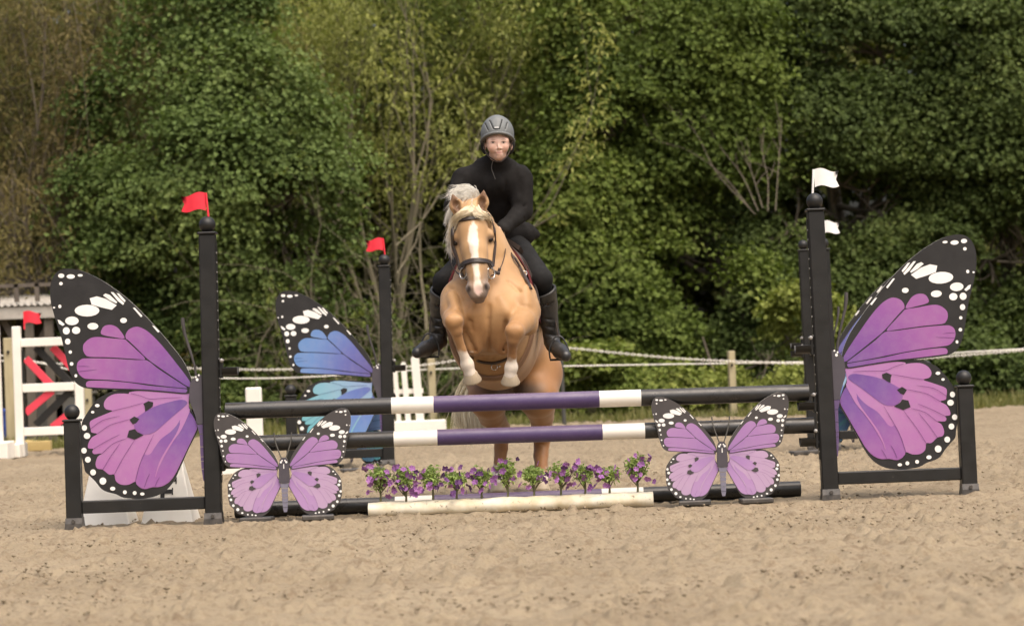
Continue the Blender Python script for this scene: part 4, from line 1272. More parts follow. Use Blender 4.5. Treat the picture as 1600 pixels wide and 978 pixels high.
# ================================================================== things along the far side
def chain():
    pts_px = [(-60, 560), (150, 571), (365, 577), (460, 577), (620, 574), (720, 562), (780, 552), (878, 544), (960, 551), (1060, 560), (1150, 564.5), (1265, 568), (1350, 566), (1440, 560), (1600, 547), (1680, 538)]
    pts = smooth_path([W(x, y, 34.0) for x, y in pts_px], 40)
    # equal steps
    out, acc, pitch = [pts[0]], 0.0, 0.041
    for a, b in zip(pts, pts[1:]):
        ln = (b - a).length
        while acc + ln >= pitch:
            t = (pitch - acc) / ln
            a = a.lerp(b, t); out.append(a); ln = (b - a).length; acc = 0.0
        acc += ln
    mb = MB()
    for i, (p, q) in enumerate(zip(out, out[1:])):
        d = (q - p).normalized(); s = (Vector((0, 0, 1)) if i % 2 else Vector((0, 1, 0)))
        s = (s - d * s.dot(d)).normalized(); c = (p + q) / 2
        ring = []
        for j in range(8):
            a = 2 * math.pi * j / 8
            ring.append(c + d * math.copysign(abs(math.cos(a)) ** .8, math.cos(a)) * 0.029 + s * math.sin(a) * 0.0135)
        n = s.cross(d)
        vs, fs = [], []
        for j in range(8):
            o = (ring[j] - c).normalized()
            for k in range(4):
                b = 2 * math.pi * k / 4 + .785
                vs.append(ring[j] + (o * math.cos(b) + n * math.sin(b)) * 0.0060)
        for j in range(8):
            for k in range(4):
                fs.append((j * 4 + k, j * 4 + (k + 1) % 4, ((j + 1) % 8) * 4 + (k + 1) % 4, ((j + 1) % 8) * 4 + k))
        mb.add(vs, fs, 0, True)
    tag(mb.build("chain", WHITE, None), "white plastic chain strung low along the far side of the arena", "chain", kind=None)
chain()
mb = MB()
mb.tube(smooth_path([W(x, y, 35.8) for x, y in ((-60, 560), (12, 556), (137, 582), (300, 590), (460, 590), (672, 577), (880, 572), (1142, 567.5), (1300, 564), (1480, 552), (1600, 545), (1680, 541))], 4), 0.009, 6)
tag(mb.build("rope", WHITE, None), "thin white rope running between the wooden posts behind the chain", "rope")
mb = MB()
s = W(876, 545, 34.0)
mb.tube([(s.x + .01, s.y, -.05), (s.x, s.y, s.z - .01)], 0.026, 8)
mb.box((s.x, s.y, s.z), (0.07, 0.05, 0.05), bev=.01)
tag(mb.build("fence_stake", worn("dark_stake", (0.06, 0.06, 0.055), 0.6), None), "dark slim stake holding the chain behind the horse's hip", "fence post")
def wood_post(px, top, label, w=0.09, Y=35.8):
    a = W(px, top, Y)
    t = empty("wooden_post", (a.x, Y, 0), label, "fence post", "wooden fence posts")
    mb = MB()
    mb.box((a.x, Y, a.z / 2 - .05), (w, w, a.z + .1), bev=.008, rz=.2)
    mb.build("shaft", PALE_WOOD, t)
    mb = MB()
    mb.box((a.x, Y - w / 2 - .02, W(px, top + 22, Y).z), (0.03, 0.05, 0.04), bev=.006)
    mb.build("insulator", BLACK, t)
wood_post(1142, 548, "pale wooden fence post standing alone in the grass under the broad maple")
wood_post(673, 560, "pale wooden fence post beside the white picket gate", 0.10)
wood_post(137, 603, "pale wooden post just behind the white frame standard's far corner", 0.10)
wood_post(14, 528, "tall grey wooden post behind the white frame standard with red braces", 0.15, 33.5)

def picket_gate():
    Y = 32.7
    a, b = W(618, 668, Y), W(691, 668, Y)
    t = empty("picket_gate", ((a.x + b.x) / 2, Y, 0), "low white picket jump panel on a thick base beside a wooden post", "jump filler")
    mb = MB(); mb.box(((a.x + b.x) / 2 - .1, Y, .10), (b.x - a.x + .3, 0.10, 0.17), bev=.01); mb.build("base", WHITE, t)
    mb = MB(); mb.box(((a.x + b.x) / 2 - .14, Y + .03, .55), (0.42, 0.025, 0.06)); mb.build("rail", WHITE, t)
    for (px, top, w, ln) in ((617, 575, .055, -.05), (630, 565, .065, -.06), (648, 556, .10, -.06)):
        p = W(px, top, Y); h = p.z - .185
        mb = MB()
        poly = [(-w / 2, 0), (w / 2, 0), (w / 2, h - .03), (w * .3, h - .006), (0, h), (-w * .3, h - .006), (-w / 2, h - .03)]
        mb.plate([(p.x + x - ln * (h - z) * .8 , z + .185) for x, z in poly], Y - .025, Y + .015)
        mb.build("picket", WHITE, t)
picket_gate()

def white_post_stand():
    Y = 23.35
    p = W(396, 605, Y)
    t = empty("white_post", (p.x, Y, 0), "white square post with a block foot, behind the small lilac butterfly", "jump standard")
    mb = MB(); mb.box((p.x, Y, p.z / 2), (0.14, 0.10, p.z), bev=.012); mb.build("post", WHITE, t)
    q = W(356, 735, Y)
    mb = MB(); mb.box((q.x + .12, Y - .02, .055), (0.52, 0.11, 0.125), bev=.02); mb.build("foot", WHITE, t)
white_post_stand()

RED = worn("red_paint", (0.72, 0.05, 0.085), 0.5, (0.6, 0.05, 0.08), 8, 0.5)
def white_standard():
    Y = 30.3
    k = Y / FPX
    a, b = W(33, 712, Y), W(128, 708, Y)
    t = empty("frame_standard", (a.x, Y, 0), "white frame standard with crossing red and black braces and a red flag", "jump standard", "white frame standards")
    def pt(px, py): return W(px, py, Y)
    H = pt(30, 510).z
    for x, h in ((a.x, H), (b.x, pt(125, 595).z)):
        mb = MB(); mb.box((x, Y, h / 2), (0.095, 0.095, h), bev=.008); mb.build("post", WHITE, t)
        mb = MB(); mb.box((x - .03, Y - .02, .08), (0.14, 0.5, 0.16), bev=.01); mb.build("foot", WHITE, t)
    for py in (534, 605, 673):
        z = pt(75, py).z
        mb = MB(); mb.box(((a.x + b.x) / 2, Y, z), (b.x - a.x - .1, 0.07, 0.095), bev=.006); mb.build("rail", WHITE, t)
    mb = MB(); mb.box((a.x + .062, Y + .01, (pt(40, 545).z + pt(40, 668).z) / 2), (0.025, 0.05, pt(40, 545).z - pt(40, 668).z - .02)); mb.build("inner_strip", BLACK, t)
    def brace(p, q, m, dy):
        u, v = pt(*p), pt(*q); u.y = v.y = Y + dy
        d = (v - u); mb = MB()
        mb.box((u + v) / 2, (d.length, 0.03, 0.085), ry=-math.atan2(d.z, d.x), bev=.004)
        mb.build("brace", m, t)
    brace((40, 560), (80, 602), RED, 0.01); brace((40, 645), (82, 610), RED, 0.01)
    brace((55, 542), (112, 602), BLACK, 0.045); brace((55, 664), (112, 608), BLACK, 0.045)
    brace((80, 542), (112, 576), RED, 0.08); brace((80, 668), (115, 640), RED, 0.08)
    f = pt(38, 512)
    flag_shape(Vector((f.x, Y, f.z - .02)), 1, 1.25, RED_FLAG, t)
    x2 = W(0, 690, 29.8).x
    t2 = empty("frame_standard", (x2, 29.8, 0), "white post of another standard cut off by the picture's edge", "jump standard", "white frame standards")
    mb = MB(); hh = W(0, 508, 29.8).z; mb.box((x2 - .01, 29.8, hh / 2), (0.095, 0.095, hh), bev=.008); mb.build("post", WHITE, t2)
    mb = MB(); mb.box((x2 + .03, 29.78, .1), (0.2, 0.45, 0.2), bev=.01); mb.build("foot", WHITE, t2)
    mb = MB(); mb.box((x2 - .45, 29.8, .9), (0.8, 0.07, 0.095), bev=.006); mb.build("rail", WHITE, t2)
white_standard()

def timbers():
    for i, (x0, x1, py, Y, lab) in enumerate(((-20, 80, 689, 32.4, "yellow timber lying in the grass behind the white frame standard"), (2, 52, 683, 33.0, "shorter yellow board lying behind the other timber"))):
        a, b = W(x0, py, Y), W(x1, py + 1, Y)
        mb = MB(); mb.box(((a.x + b.x) / 2, Y, .06), (b.x - a.x, .14, .12), bev=.006, rz=.05 * i)
        tag(mb.build("timber", worn("new_timber", (0.50, 0.38, 0.16), 0.8, (0.38, 0.27, 0.10), 9, .8, stretch=(.2, 1, 1)), None, origin=((a.x + b.x) / 2, Y, 0)), lab, "timber", "timbers on the grass")
timbers()
def barrel():
    Y = 34.6; p = W(20, 642, Y); r = .17
    t = empty("blue_barrel", (p.x, Y, 0), "blue plastic barrel half hidden behind the white frame standard", "barrel")
    mb = MB(); n = 24
    prof = [(0, 0), (r * .95, 0), (r, .04), (r, .22), (r * 1.05, .25), (r, .28), (r, .44), (r * 1.05, .47), (r, .5), (r, p.z - .04), (r * .94, p.z), (0, p.z)]
    vs = [(p.x + q * math.cos(2 * math.pi * j / n), Y + q * math.sin(2 * math.pi * j / n), z) for q, z in prof for j in range(n)]
    mb.add(vs, [(i * n + j, i * n + (j + 1) % n, (i + 1) * n + (j + 1) % n, (i + 1) * n + j) for i in range(len(prof) - 1) for j in range(n)], 0, True)
    mb.build("body", worn("blue_plastic", (0.03, 0.07, 0.30), 0.4), t)
    mb = MB(); mb.tube([(p.x - .08, Y - .05, p.z), (p.x - .08, Y - .05, p.z + .03)], .03, 10); mb.build("bung", BLACK, t)
barrel()
def shed():
    Y = 36.6
    k = Y / FPX
    x1 = W(88, 470, Y).x; x0 = x1 - 3.4
    ze, zt = W(40, 478, Y).z, W(40, 452, Y).z
    t = empty("shed", ((x0 + x1) / 2, Y, 0), "open fronted dark shed with a weathered grey tin roof", "shed")
    tin = worn("weathered_tin", (0.46, 0.43, 0.38), 0.6, (0.34, 0.31, 0.27), 6, .9, (0.15, 0.10, 0.06), 30, .66)
    grey = worn("old_timber", (0.12, 0.10, 0.08), 0.9, (0.08, 0.066, 0.052), 8, .9, stretch=(1, 1, .2))
    dark = worn("dark_boards", (0.075, 0.062, 0.05), 0.9, (0.04, 0.035, 0.03), 6, .9)
    mb = MB(); n = int((x1 - x0 + .3) / .045)
    vs = []
    for i in range(n + 1):
        x = x0 - .15 + i * .045; w = .012 * (1 if i % 2 else -1)
        vs += [(x, Y - .45, ze + w), (x, Y + 2.2, ze + .22 + w)]
    mb.add(vs, [(2 * i, 2 * i + 2, 2 * i + 3, 2 * i + 1) for i in range(n)], 0, True)
    mb.build("roof", tin, t)
    mb = MB(); mb.box(((x0 + x1) / 2, Y - .40, ze - .10), (x1 - x0 + .3, .03, .17), bev=.004); mb.build("fascia", tin, t)
    mb = MB(); mb.box(((x0 + x1) / 2, Y - .2, zt + .05), (x1 - x0 + .3, .06, .05)); mb.build("ridge_rail", grey, t)
    for px in (0, 30, 62):
        xx = W(px, 460, Y).x
        mb = MB(); mb.box((xx, Y - .2, (zt + ze) / 2 + .06), (.06, .06, zt - ze + .02)); mb.build("rail_post", grey, t)
    for px in (-40, 54, 84):
        xx = W(px, 560, Y).x
        mb = MB(); mb.box((xx, Y - .3, ze / 2 - .1), (.12, .12, ze - .2), rz=.1); mb.build("post", grey, t)
    for (p, q) in (((54, 560), (84, 500)), ((54, 580), (10, 500))):
        a, b = W(*p, Y), W(*q, Y); d = b - a
        mb = MB(); mb.box(((a.x + b.x) / 2, Y - .22, (a.z + b.z) / 2), (d.length, .05, .09), ry=-math.atan2(d.z, d.x)); mb.build("brace", grey, t)
    mb = MB(); mb.box(((x0 + x1) / 2, Y + 2.1, ze * .6), (x1 - x0, .05, ze * 1.3)); mb.build("back_wall", dark, t)
    mb = MB(); mb.box((x0, Y + .9, ze * .5), (.05, 2.3, ze)); mb.build("side_wall", dark, t)
    for (px, w, h, lab) in ((72, .5, .75, "grey plastic bin under the shed roof beside the red brace"), (108, .55, .62, "pale grey crate under the shed roof nearest the purple wing")):
        xx = W(px, 620, Y).x
        tt = empty("storage_bin", (xx, Y + .3, 0), lab, "bin", "bins in the shed")
        mb = MB(); mb.box((xx, Y + .3, h / 2), (w, .5, h), bev=.03); mb.build("body", worn("bin_grey", (0.13, 0.125, 0.11), .6), tt)
        mb = MB(); mb.box((xx, Y + .3, h + .022), (w + .06, .56, .04), bev=.012); mb.build("lid", worn("bin_lid", (0.17, 0.16, 0.14), .6), tt)
shed()

# ================================================================== the horse
def build_horse():
    h = 0.0095
    F = Field((-0.75, 16.45, 0.0), (0.62, 19.25, 2.12), h)
    K = lambda px, py, Y: np.array(tuple(W(px, py, Y)), np.float32)
    # trunk
    F.chain([K(763, 492, 17.16), K(766, 490, 17.55), K(775, 505, 18.05), K(792, 545, 18.45)], [0.255, 0.29, 0.31, 0.27], 0.10)
    F.chain([K(764, 455, 17.28), K(768, 440, 17.65), K(780, 470, 18.1), K(796, 520, 18.5)], [0.22, 0.22, 0.24, 0.24], 0.12)
    F.chain([K(768, 535, 17.6), K(776, 548, 18.0)], [0.27, 0.27], 0.10)
    # neck
    F.chain([K(764, 440, 17.36), K(756, 395, 17.28), K(745, 352, 17.20), K(738, 330, 17.14)], [0.215, 0.155, 0.112, 0.082], 0.10)
    F.chain([K(778, 430, 17.45), K(764, 375, 17.34), K(746, 332, 17.22)], [0.16, 0.10, 0.055], 0.06)
    # shoulders and breast
    for (x, y) in ((718, 468), (809, 466)):
        F.ball(K(x, y, 17.16), 0.125, 0.08)
    for (x, y) in ((709, 482), (817, 478)):
        F.ball(K(x, y, 17.06), 0.075, 0.07)
    F.cone(K(740, 490, 16.985), K(740, 540, 17.02), 0.090, 0.065, 0.030)
    F.cone(K(786, 488, 16.985), K(786, 540, 17.02), 0.090, 0.065, 0.030)
    F.cone(K(763.5, 480, 16.88), K(764, 545, 16.91), 0.016, 0.013, 0.026, True)
    F.cone(K(724, 516, 16.93), K(745, 555, 16.96), 0.018, 0.013, 0.03, True)
    F.cone(K(792, 505, 16.92), K(783, 555, 16.96), 0.018, 0.013, 0.03, True)
    def groove(pts, r, k):
        q = [np.array(tuple(F.hit(x, y, 16.6, 17.6))) for x, y in pts]
        for a, b in zip(q, q[1:]): F.cone(a, b, r, r, k, True)
    groove([(698, 486), (712, 482), (726, 489), (735, 502), (738, 516)], .007, .016)
    groove([(838, 468), (822, 478), (806, 490), (795, 504), (790, 518)], .007, .016)
    groove([(764, 478), (763, 498), (764, 522), (764, 548)], .009, .018)
    groove([(728, 520), (742, 546), (758, 560)], .006, .018); groove([(800, 522), (788, 546), (770, 560)], .006, .018)
    groove([(795, 440), (812, 455), (826, 462)], .006, .022); groove([(700, 448), (712, 456), (722, 470)], .006, .022)
    groove([(824, 498), (826, 512), (818, 524)], .005, .014)
    # folded forelegs
    F.chain([K(712, 490, 17.14), K(709, 499, 16.93), K(709, 505, 16.76)], [0.088, 0.070, 0.056], 0.045)
    F.ball(K(709, 503, 16.735), 0.057, 0.02)
    F.ball(K(713, 516, 16.745), 0.041, 0.015); F.ball(K(703, 501, 16.715), 0.030, 0.015); F.ball(K(716, 500, 16.715), 0.030, 0.015)
    F.chain([K(713, 520, 16.755), K(721, 545, 16.80), K(729, 566, 16.84)], [0.034, 0.0275, 0.034], 0.015)
    F.ball(K(730, 569, 16.845), 0.044, 0.015)
    F.chain([K(731, 572, 16.845), K(735, 584, 16.855)], [0.036, 0.038], 0.015)
    F.chain([K(823, 488, 17.14), K(816, 502, 16.95), K(805, 517, 16.78)], [0.092, 0.078, 0.060], 0.045)
    F.ball(K(826, 510, 17.06), 0.060, 0.04)
    F.ball(K(804, 518, 16.755), 0.061, 0.02)
    F.ball(K(802, 531, 16.76), 0.042, 0.015); F.ball(K(797, 516, 16.73), 0.031, 0.015); F.ball(K(810, 516, 16.73), 0.031, 0.015)
    F.chain([K(801, 535, 16.775), K(800, 556, 16.82), K(799, 571, 16.85)], [0.034, 0.0275, 0.034], 0.015)
    F.ball(K(799, 574, 16.85), 0.044, 0.015)
    F.chain([K(798, 577, 16.85), K(797, 587, 16.855)], [0.036, 0.038], 0.015)
    for (x0, y0, x1, y1, r) in ((706, 462, 712, 484, .030), (820, 452, 822, 476, .030), (745, 470, 735, 490, .020), (782, 468, 792, 488, .020)):
        a, b = (np.array(tuple(F.hit(x, y, 16.6, 17.6))) + np.array((0, .018, 0)) for x, y in ((x0, y0), (x1, y1)))
        F.cone(a, b, r, r, .03)
    # hindquarters
    F.ball(K(772, 578, 18.5), 0.215, 0.10); F.ball(K(829, 578, 18.5), 0.215, 0.10)
    F.chain([K(770, 590, 18.48), K(763, 622, 18.32), K(768, 648, 18.55), K(783, 668, 18.84)], [0.185, 0.140, 0.092, 0.062], 0.05)
    F.chain([K(836, 590, 18.48), K(840, 620, 18.30), K(846, 650, 18.55), K(847, 682, 18.84)], [0.185, 0.140, 0.085, 0.064], 0.05)
    F.chain([K(784, 668, 18.88), K(783, 700, 18.83), K(780, 735, 18.76)], [0.060, 0.046, 0.044], 0.02)
    F.chain([K(847, 684, 18.88), K(845, 712, 18.80), K(846, 738, 18.68)], [0.062, 0.050, 0.045], 0.02)
    for (x, y, Y) in ((780, 740, 18.74), (846, 742, 18.65)):
        F.ball(K(x, y, Y), 0.053, 0.02)
        F.cone(K(x, y + 2, Y), K(x - 1, y + 16, Y - .09), 0.045, 0.052, 0.02)
    # head, nearly upright, a little nose out
    F.chain([K(737.5, 330, 17.08), K(738, 362, 16.99), K(741.5, 392, 16.92), K(745, 420, 16.865), K(746.8, 446, 16.835)], [0.085, 0.098, 0.080, 0.068, 0.067], 0.03, (1.0, 1.0, 1.0))
    F.cone(K(738, 345, 17.0), K(739, 385, 16.93), 0.085, 0.068, 0.03)
    F.ball(K(721, 380, 17.06), 0.070, 0.04); F.ball(K(757, 378, 17.06), 0.070, 0.04)          # cheeks
    F.cone(K(722, 392, 17.03), K(736, 432, 16.92), 0.062, 0.045, 0.03); F.cone(K(761, 391, 17.03), K(757, 432, 16.92), 0.062, 0.045, 0.03)
    for (x, y, s) in ((714.5, 371, -1), (765, 367, 1)):
        F.ball(K(x, y, 16.985), 0.034, 0.03)                                                   # brow
    F.cone(K(741, 385, 16.85), K(745, 432, 16.795), 0.018, 0.016, 0.03)                        # bridge of the nose
    F.ball(K(736, 451, 16.80), 0.036, 0.02); F.ball(K(757, 448, 16.80), 0.036, 0.02)           # nostril wings
    F.cone(K(741, 462, 16.80), K(754, 460, 16.80), 0.030, 0.030, 0.03)                         # upper lip
    F.cone(K(745, 469, 16.83), K(752, 468, 16.83), 0.024, 0.024, 0.02)                         # chin
    F.cone(K(731.5, 448, 16.762), K(733.5, 456, 16.766), 0.011, 0.010, 0.008, True)
    F.cone(K(760.5, 444, 16.762), K(758.5, 452, 16.766), 0.011, 0.010, 0.008, True)
    # ears: cupped leaves
    for (x0, y0, x1, y1, s) in ((717, 336, 707.5, 305, -1), (751, 332, 756, 299, 1)):
        a, b = K(x0, y0, 17.06), K(x1, y1, 17.03)
        m = a * .5 + b * .5
        F.chain([a, m, b], [0.032, 0.042, 0.010], 0.022, (.95, .75, 1))
        q = np.array([-s * 0.006, -0.030, 0.002], np.float32)
        F.cone(a * .72 + b * .28 + q, m + q, 0.018, 0.028, 0.006, True); F.cone(m + q, b * .9 + a * .1 + q, 0.028, 0.007, 0.006, True)
    V, Fc = F.mesh()
    N = F.normals(V)
    px, py = PX(V)
    Y = V[:, 1]; Z = V[:, 2]
    gold = np.array([0.39, 0.205, 0.080]); light = np.array([0.54, 0.345, 0.175]); deep = np.array([0.27, 0.122, 0.046])
    white = np.array([0.78, 0.68, 0.56]); grey = np.array([0.16, 0.125, 0.105]); pink = np.array([0.62, 0.40, 0.34]); hoofc = np.array([0.42, 0.33, 0.22])
    C = np.tile(gold, (len(V), 1))
    def mix(mask, c):
        nonlocal C
        mask = np.clip(mask, 0, 1)[:, None]; C = C * (1 - mask) + np.asarray(c) * mask
    st = lambda e0, e1, x: np.clip((x - e0) / (e1 - e0), 0, 1)
    nz = vnoise3(V * 9.0, 5); nf = vnoise3(V * 45.0, 6)
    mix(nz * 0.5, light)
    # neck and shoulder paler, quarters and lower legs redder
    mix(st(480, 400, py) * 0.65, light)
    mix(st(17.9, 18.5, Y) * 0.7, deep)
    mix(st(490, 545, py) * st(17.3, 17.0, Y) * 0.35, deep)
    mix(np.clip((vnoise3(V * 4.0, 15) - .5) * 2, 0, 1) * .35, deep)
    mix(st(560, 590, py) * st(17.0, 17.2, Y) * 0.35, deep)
    # dark skin high between the thighs, with the shade there painted into the colour
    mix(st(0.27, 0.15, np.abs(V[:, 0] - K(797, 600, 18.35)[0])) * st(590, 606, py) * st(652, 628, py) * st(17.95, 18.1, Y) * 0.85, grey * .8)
    # forelegs
    fl = (Y < 16.98)
    wob = (nf - .5) * 10
    mL = fl & (px < 752) & (py > 480)
    mix(np.where(mL, st(546, 553, py + wob * .6 - (px - 722) * .15), 0), white)
    mix(np.where(mL, st(495, 515, py) * st(530, 512, py) * .35, 0), deep)
    mR = fl & (px > 780) & (py > 480)
    mix(np.where(mR, st(560, 565, py + wob * .6 + np.abs(px - 800) * .15), 0), white)
    mix(np.where(mR, st(527, 540, py) * st(562, 552, py) * .5, 0), deep)
    # hind socks
    hd = Y > 18.3
    mix(np.where(hd & (px < 812), st(722, 730, py + wob), 0), white)
    mix(np.where(hd & (px >= 812), st(731, 742, py + wob), 0), white)
    # face
    face = (Y < np.where(py > 415, 16.895, 17.0)) & (py < 476) & (px > 704) & (px < 774) & (N[:, 1] < 0.15)
    mz = st(425, 452, py + (nf - .5) * 10) * 0.85
    edge = st(6, 14, np.abs(px - (743 + (py - 420) * .09)))
    mix(np.where(face, st(405, 440, py) * edge * 0.75, 0), grey * 1.25)
    mix(np.where(face, mz, 0), grey)
    mix(np.where(face, st(9, 3, np.hypot(px - 711.5, py - 379)) * .6 + st(9, 3, np.hypot(px - 766.5, py - 373)) * .6, 0), grey)
    by = np.array([345, 353, 362, 372, 388, 400, 413, 428, 440, 448, 456, 462]); bx = np.array([739.5, 739.5, 739, 738.5, 740.5, 741.5, 742.5, 744.5, 746.5, 746.7, 747, 747.5])
    bw = np.array([0.0, 4.2, 6.3, 7.2, 6.4, 5.0, 4.6, 4.2, 4.4, 6.0, 5.0, 0.0])
    cx, cw = np.interp(py, by, bx), np.interp(py, by, bw)
    blz = st(1.6, -0.6, np.abs(px - cx) - cw + (nf - .5) * 3.0)
    mix(np.where(face & (py > 345) & (py < 463), blz, 0), white * 1.04)
    mix(np.where(face & (py > 440) & (py < 463), blz * st(440, 455, py) * .8, 0), pink)
    mix(np.where((Y < 16.9) & (py > 440) & (py < 460), st(5.0, 2.0, np.hypot((px - 732.3) * 1.3, (py - 452) * .7)) + st(5.0, 2.0, np.hypot((px - 759.7) * 1.3, (py - 448) * .7)), 0), np.array([0.03, 0.022, 0.02]))
    # ears: inner fur
    ear = (py < 333) & (Y < 17.09) & (N[:, 1] < 0.0)
    mix(np.where(ear, st(8, 4, np.minimum(np.abs(px - (711.5 - (319 - py) * .3)) , np.abs(px - (753.5 + (317 - py) * .15)))) * .85, 0), np.array([0.13, 0.065, 0.038]))
    root = empty("horse", tuple(W(815, 768, 18.6))[:2] + (0.0,), "palomino horse with a white blaze leaping the purple poles under its rider", "horse")
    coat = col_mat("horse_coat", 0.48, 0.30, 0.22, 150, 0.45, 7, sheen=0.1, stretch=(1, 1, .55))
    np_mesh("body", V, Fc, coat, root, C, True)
    eye = new_mat("horse_eye"); eye[2].inputs['Base Color'].default_value = (0.012, 0.008, 0.006, 1); eye[2].inputs['Roughness'].default_value = 0.08
    for (x, y) in ((712.5, 379), (766, 374)):
        p = F.hit(x, y, 16.8, 17.3, 0.0)
        mb = MB(); mb.ball(p + Vector((0, 0.013, 0)), 0.019, 0, 14, 10); mb.build("eye", eye[0], root)
    # hooves
    hm = worn("pale_hoof", (0.50, 0.41, 0.29), 0.5, (0.42, 0.33, 0.22), 25, .9, stretch=(1, 1, .3))
    def hoof(top, d, r0, r1, ln, tilt=0):
        top, d = Vector(top), Vector(d).normalized()
        mb = MB()
        mb.tube([top - d * .012, top, top + d * ln * .25, top + d * ln * .85, top + d * ln, top + d * (ln + .006)], [r0 * .8, r0, r0 * 1.06, r1, r1 * .97, r1 * .8], 24)
        mb.build("hoof", hm, root)
    hoof(K(735.5, 583, 16.86), (0.16, 0.45, -1), 0.044, 0.062, 0.058)
    hoof(K(797.5, 586, 16.86), (-0.03, 0.45, -1), 0.044, 0.062, 0.056)
    a = K(779, 754, 18.66); hoof((a[0], a[1], 0.085), (0, -.35, -1), 0.050, 0.066, 0.09)
    a = K(845, 756, 18.57); hoof((a[0], a[1], 0.085), (0, -.35, -1), 0.050, 0.066, 0.09)

    # hair ------------------------------------------------------------
    def hair(name, guides, n, seed, r=0.0032, spread=0.016, cols=((0.95, 0.90, 0.78), (0.98, 0.96, 0.90)), jit=0.010):
        rng = np.random.default_rng(seed)
        Vs, Fs, Cs, o = [], [], [], 0
        for _ in range(n):
            i = rng.integers(0, len(guides))
            g0 = guides[i][0]; sp = guides[i][1] if guides[i][1] else spread
            off = Vector(rng.normal(0, 1, 3)) * sp
            end = Vector(rng.normal(0, 1, 3)) * sp * 1.6
            t1 = rng.uniform(.7, 1.05)
            k = len(g0)
            P = []
            ph = rng.uniform(0, 6.28, 3)
            m = 12
            for j in range(m):
                t = j / (m - 1) * t1 * (k - 1); q = min(int(t), k - 2); f = t - q
                a = Vector(g0[q]).lerp(Vector(g0[q + 1]), f) if False else None
                P.append((t / (k - 1)))
            base = smooth_path(g0, 6)
            pts = []
            for t in P:
                s = min(t, 1.0) * (len(base) - 1); q = min(int(s), len(base) - 2)
                p = base[q].lerp(base[q + 1], s - q)
                p = p + off * (0.55 + .45 * t) + end * t * t + Vector((math.sin(t * 5 + ph[0]), math.sin(t * 4 + ph[1]), math.sin(t * 6 + ph[2]))) * jit * t
                pts.append(np.array(p))
            pts = np.array(pts)
            w = r * rng.uniform(.6, 1.3) * np.interp(np.linspace(0, 1, m), [0, .5, 1], [1, .9, .15])
            T = np.gradient(pts, axis=0); T /= np.maximum(np.linalg.norm(T, axis=1, keepdims=True), 1e-6)
            u = np.cross(T, np.array([0.15, 1, 0.1])); u /= np.maximum(np.linalg.norm(u, axis=1, keepdims=True), 1e-6)
            v = np.cross(T, u)
            ring = [pts + (u * math.cos(b) + v * math.sin(b)) * w[:, None] for b in (0, 2.094, 4.189)]
            V_ = np.stack(ring, 1).reshape(-1, 3)
            f = []
            for j in range(m - 1):
                for b in range(3):
                    f.append((j * 3 + b, j * 3 + (b + 1) % 3, (j + 1) * 3 + (b + 1) % 3, (j + 1) * 3 + b))
            t = rng.random()
            Vs.append(V_); Fs.append(np.array(f) + o); o += len(V_)
            c = np.array(cols[0]) * (1 - t) + np.array(cols[1]) * t
            Cs.append(np.tile(c * rng.uniform(.75, 1.05), (len(V_), 1)))
        ob = np_mesh(name, np.concatenate(Vs), np.concatenate(Fs), HAIR, root, np.concatenate(Cs), True)
        return ob
    HAIR = col_mat("mane_hair", 0.4, 0.5, 0.05, 200, 0.1, 30)
    # push a guide point out of the skin towards the camera
    def S(px, py, off=0.012): return F.hit(px, py, 16.7, 17.6, off)
    g = [
        ([W(738, 322, 17.16), W(728, 300, 17.18), W(714, 301, 17.2), W(704, 316, 17.16)], 0.012),
        ([W(742, 318, 17.2), W(734, 296, 17.22), W(720, 296, 17.25), W(704, 306, 17.22)], 0.014),
        ([W(738, 330, 17.12), W(728, 308, 17.08), W(716, 312, 17.10), W(705, 332, 17.12)], 0.013),
        ([W(740, 330, 17.12), W(733, 310, 17.08), W(722, 318, 17.06)], 0.02),
        ([W(742, 326, 17.14), W(742, 305, 17.12), W(732, 302, 17.10), W(722, 314, 17.08)], 0.018),
        ([W(724, 324, 17.2), W(710, 322, 17.2), W(702, 334, 17.2), W(697, 350, 17.2)], 0.006),
        ([W(722, 335, 17.16), W(708, 345, 17.14), W(705, 365, 17.12), W(702, 388, 17.12)], 0.009),
        ([W(720, 345, 17.18), W(706, 360, 17.16), W(704, 385, 17.14), W(706, 400, 17.12)], 0.009),
    ]
    hair("mane", g, 1400, 5, 0.0025)
    f = [
        ([W(742, 318, 17.06), S(728, 334, .014), S(716, 345, .012), S(708, 356, .01)], 0.010),
        ([W(740, 318, 17.06), S(722, 336, .014), W(709, 348, 17.0), W(703, 372, 17.04)], 0.011),
        ([W(738, 320, 17.06), S(735, 333, .016), S(724, 338, .014), S(714, 346, .012)], 0.010),
        ([W(744, 320, 17.06), S(748, 334, .014), S(758, 341, .012), S(764, 350, .01)], 0.008),
        ([W(738, 316, 17.06), W(738, 324, 17.0), S(742, 337, .015), S(752, 341, .012)], 0.009),
    ]
    hair("forelock", f, 750, 6, 0.0024, cols=((0.80, 0.66, 0.44), (0.90, 0.80, 0.60)), jit=.006)
    tl = [
        ([W(775, 575, 18.75), W(745, 590, 18.85), W(730, 615, 18.9), W(724, 645, 18.9), W(728, 676, 18.9)], 0.022),
        ([W(775, 580, 18.75), W(750, 600, 18.85), W(736, 625, 18.9), W(736, 650, 18.9), W(742, 678, 18.9)], 0.025),
        ([W(772, 578, 18.75), W(740, 588, 18.88), W(722, 612, 18.95), W(719, 645, 18.95), W(722, 668, 18.95)], 0.02),
        ([W(775, 580, 18.75), W(752, 605, 18.9), W(744, 632, 18.9), W(748, 660, 18.9), W(752, 682, 18.9)], 0.022),
    ]
    hair("tail", tl, 1300, 7, 0.0036, cols=((0.84, 0.74, 0.54), (0.93, 0.87, 0.70)))
    return root, F, K
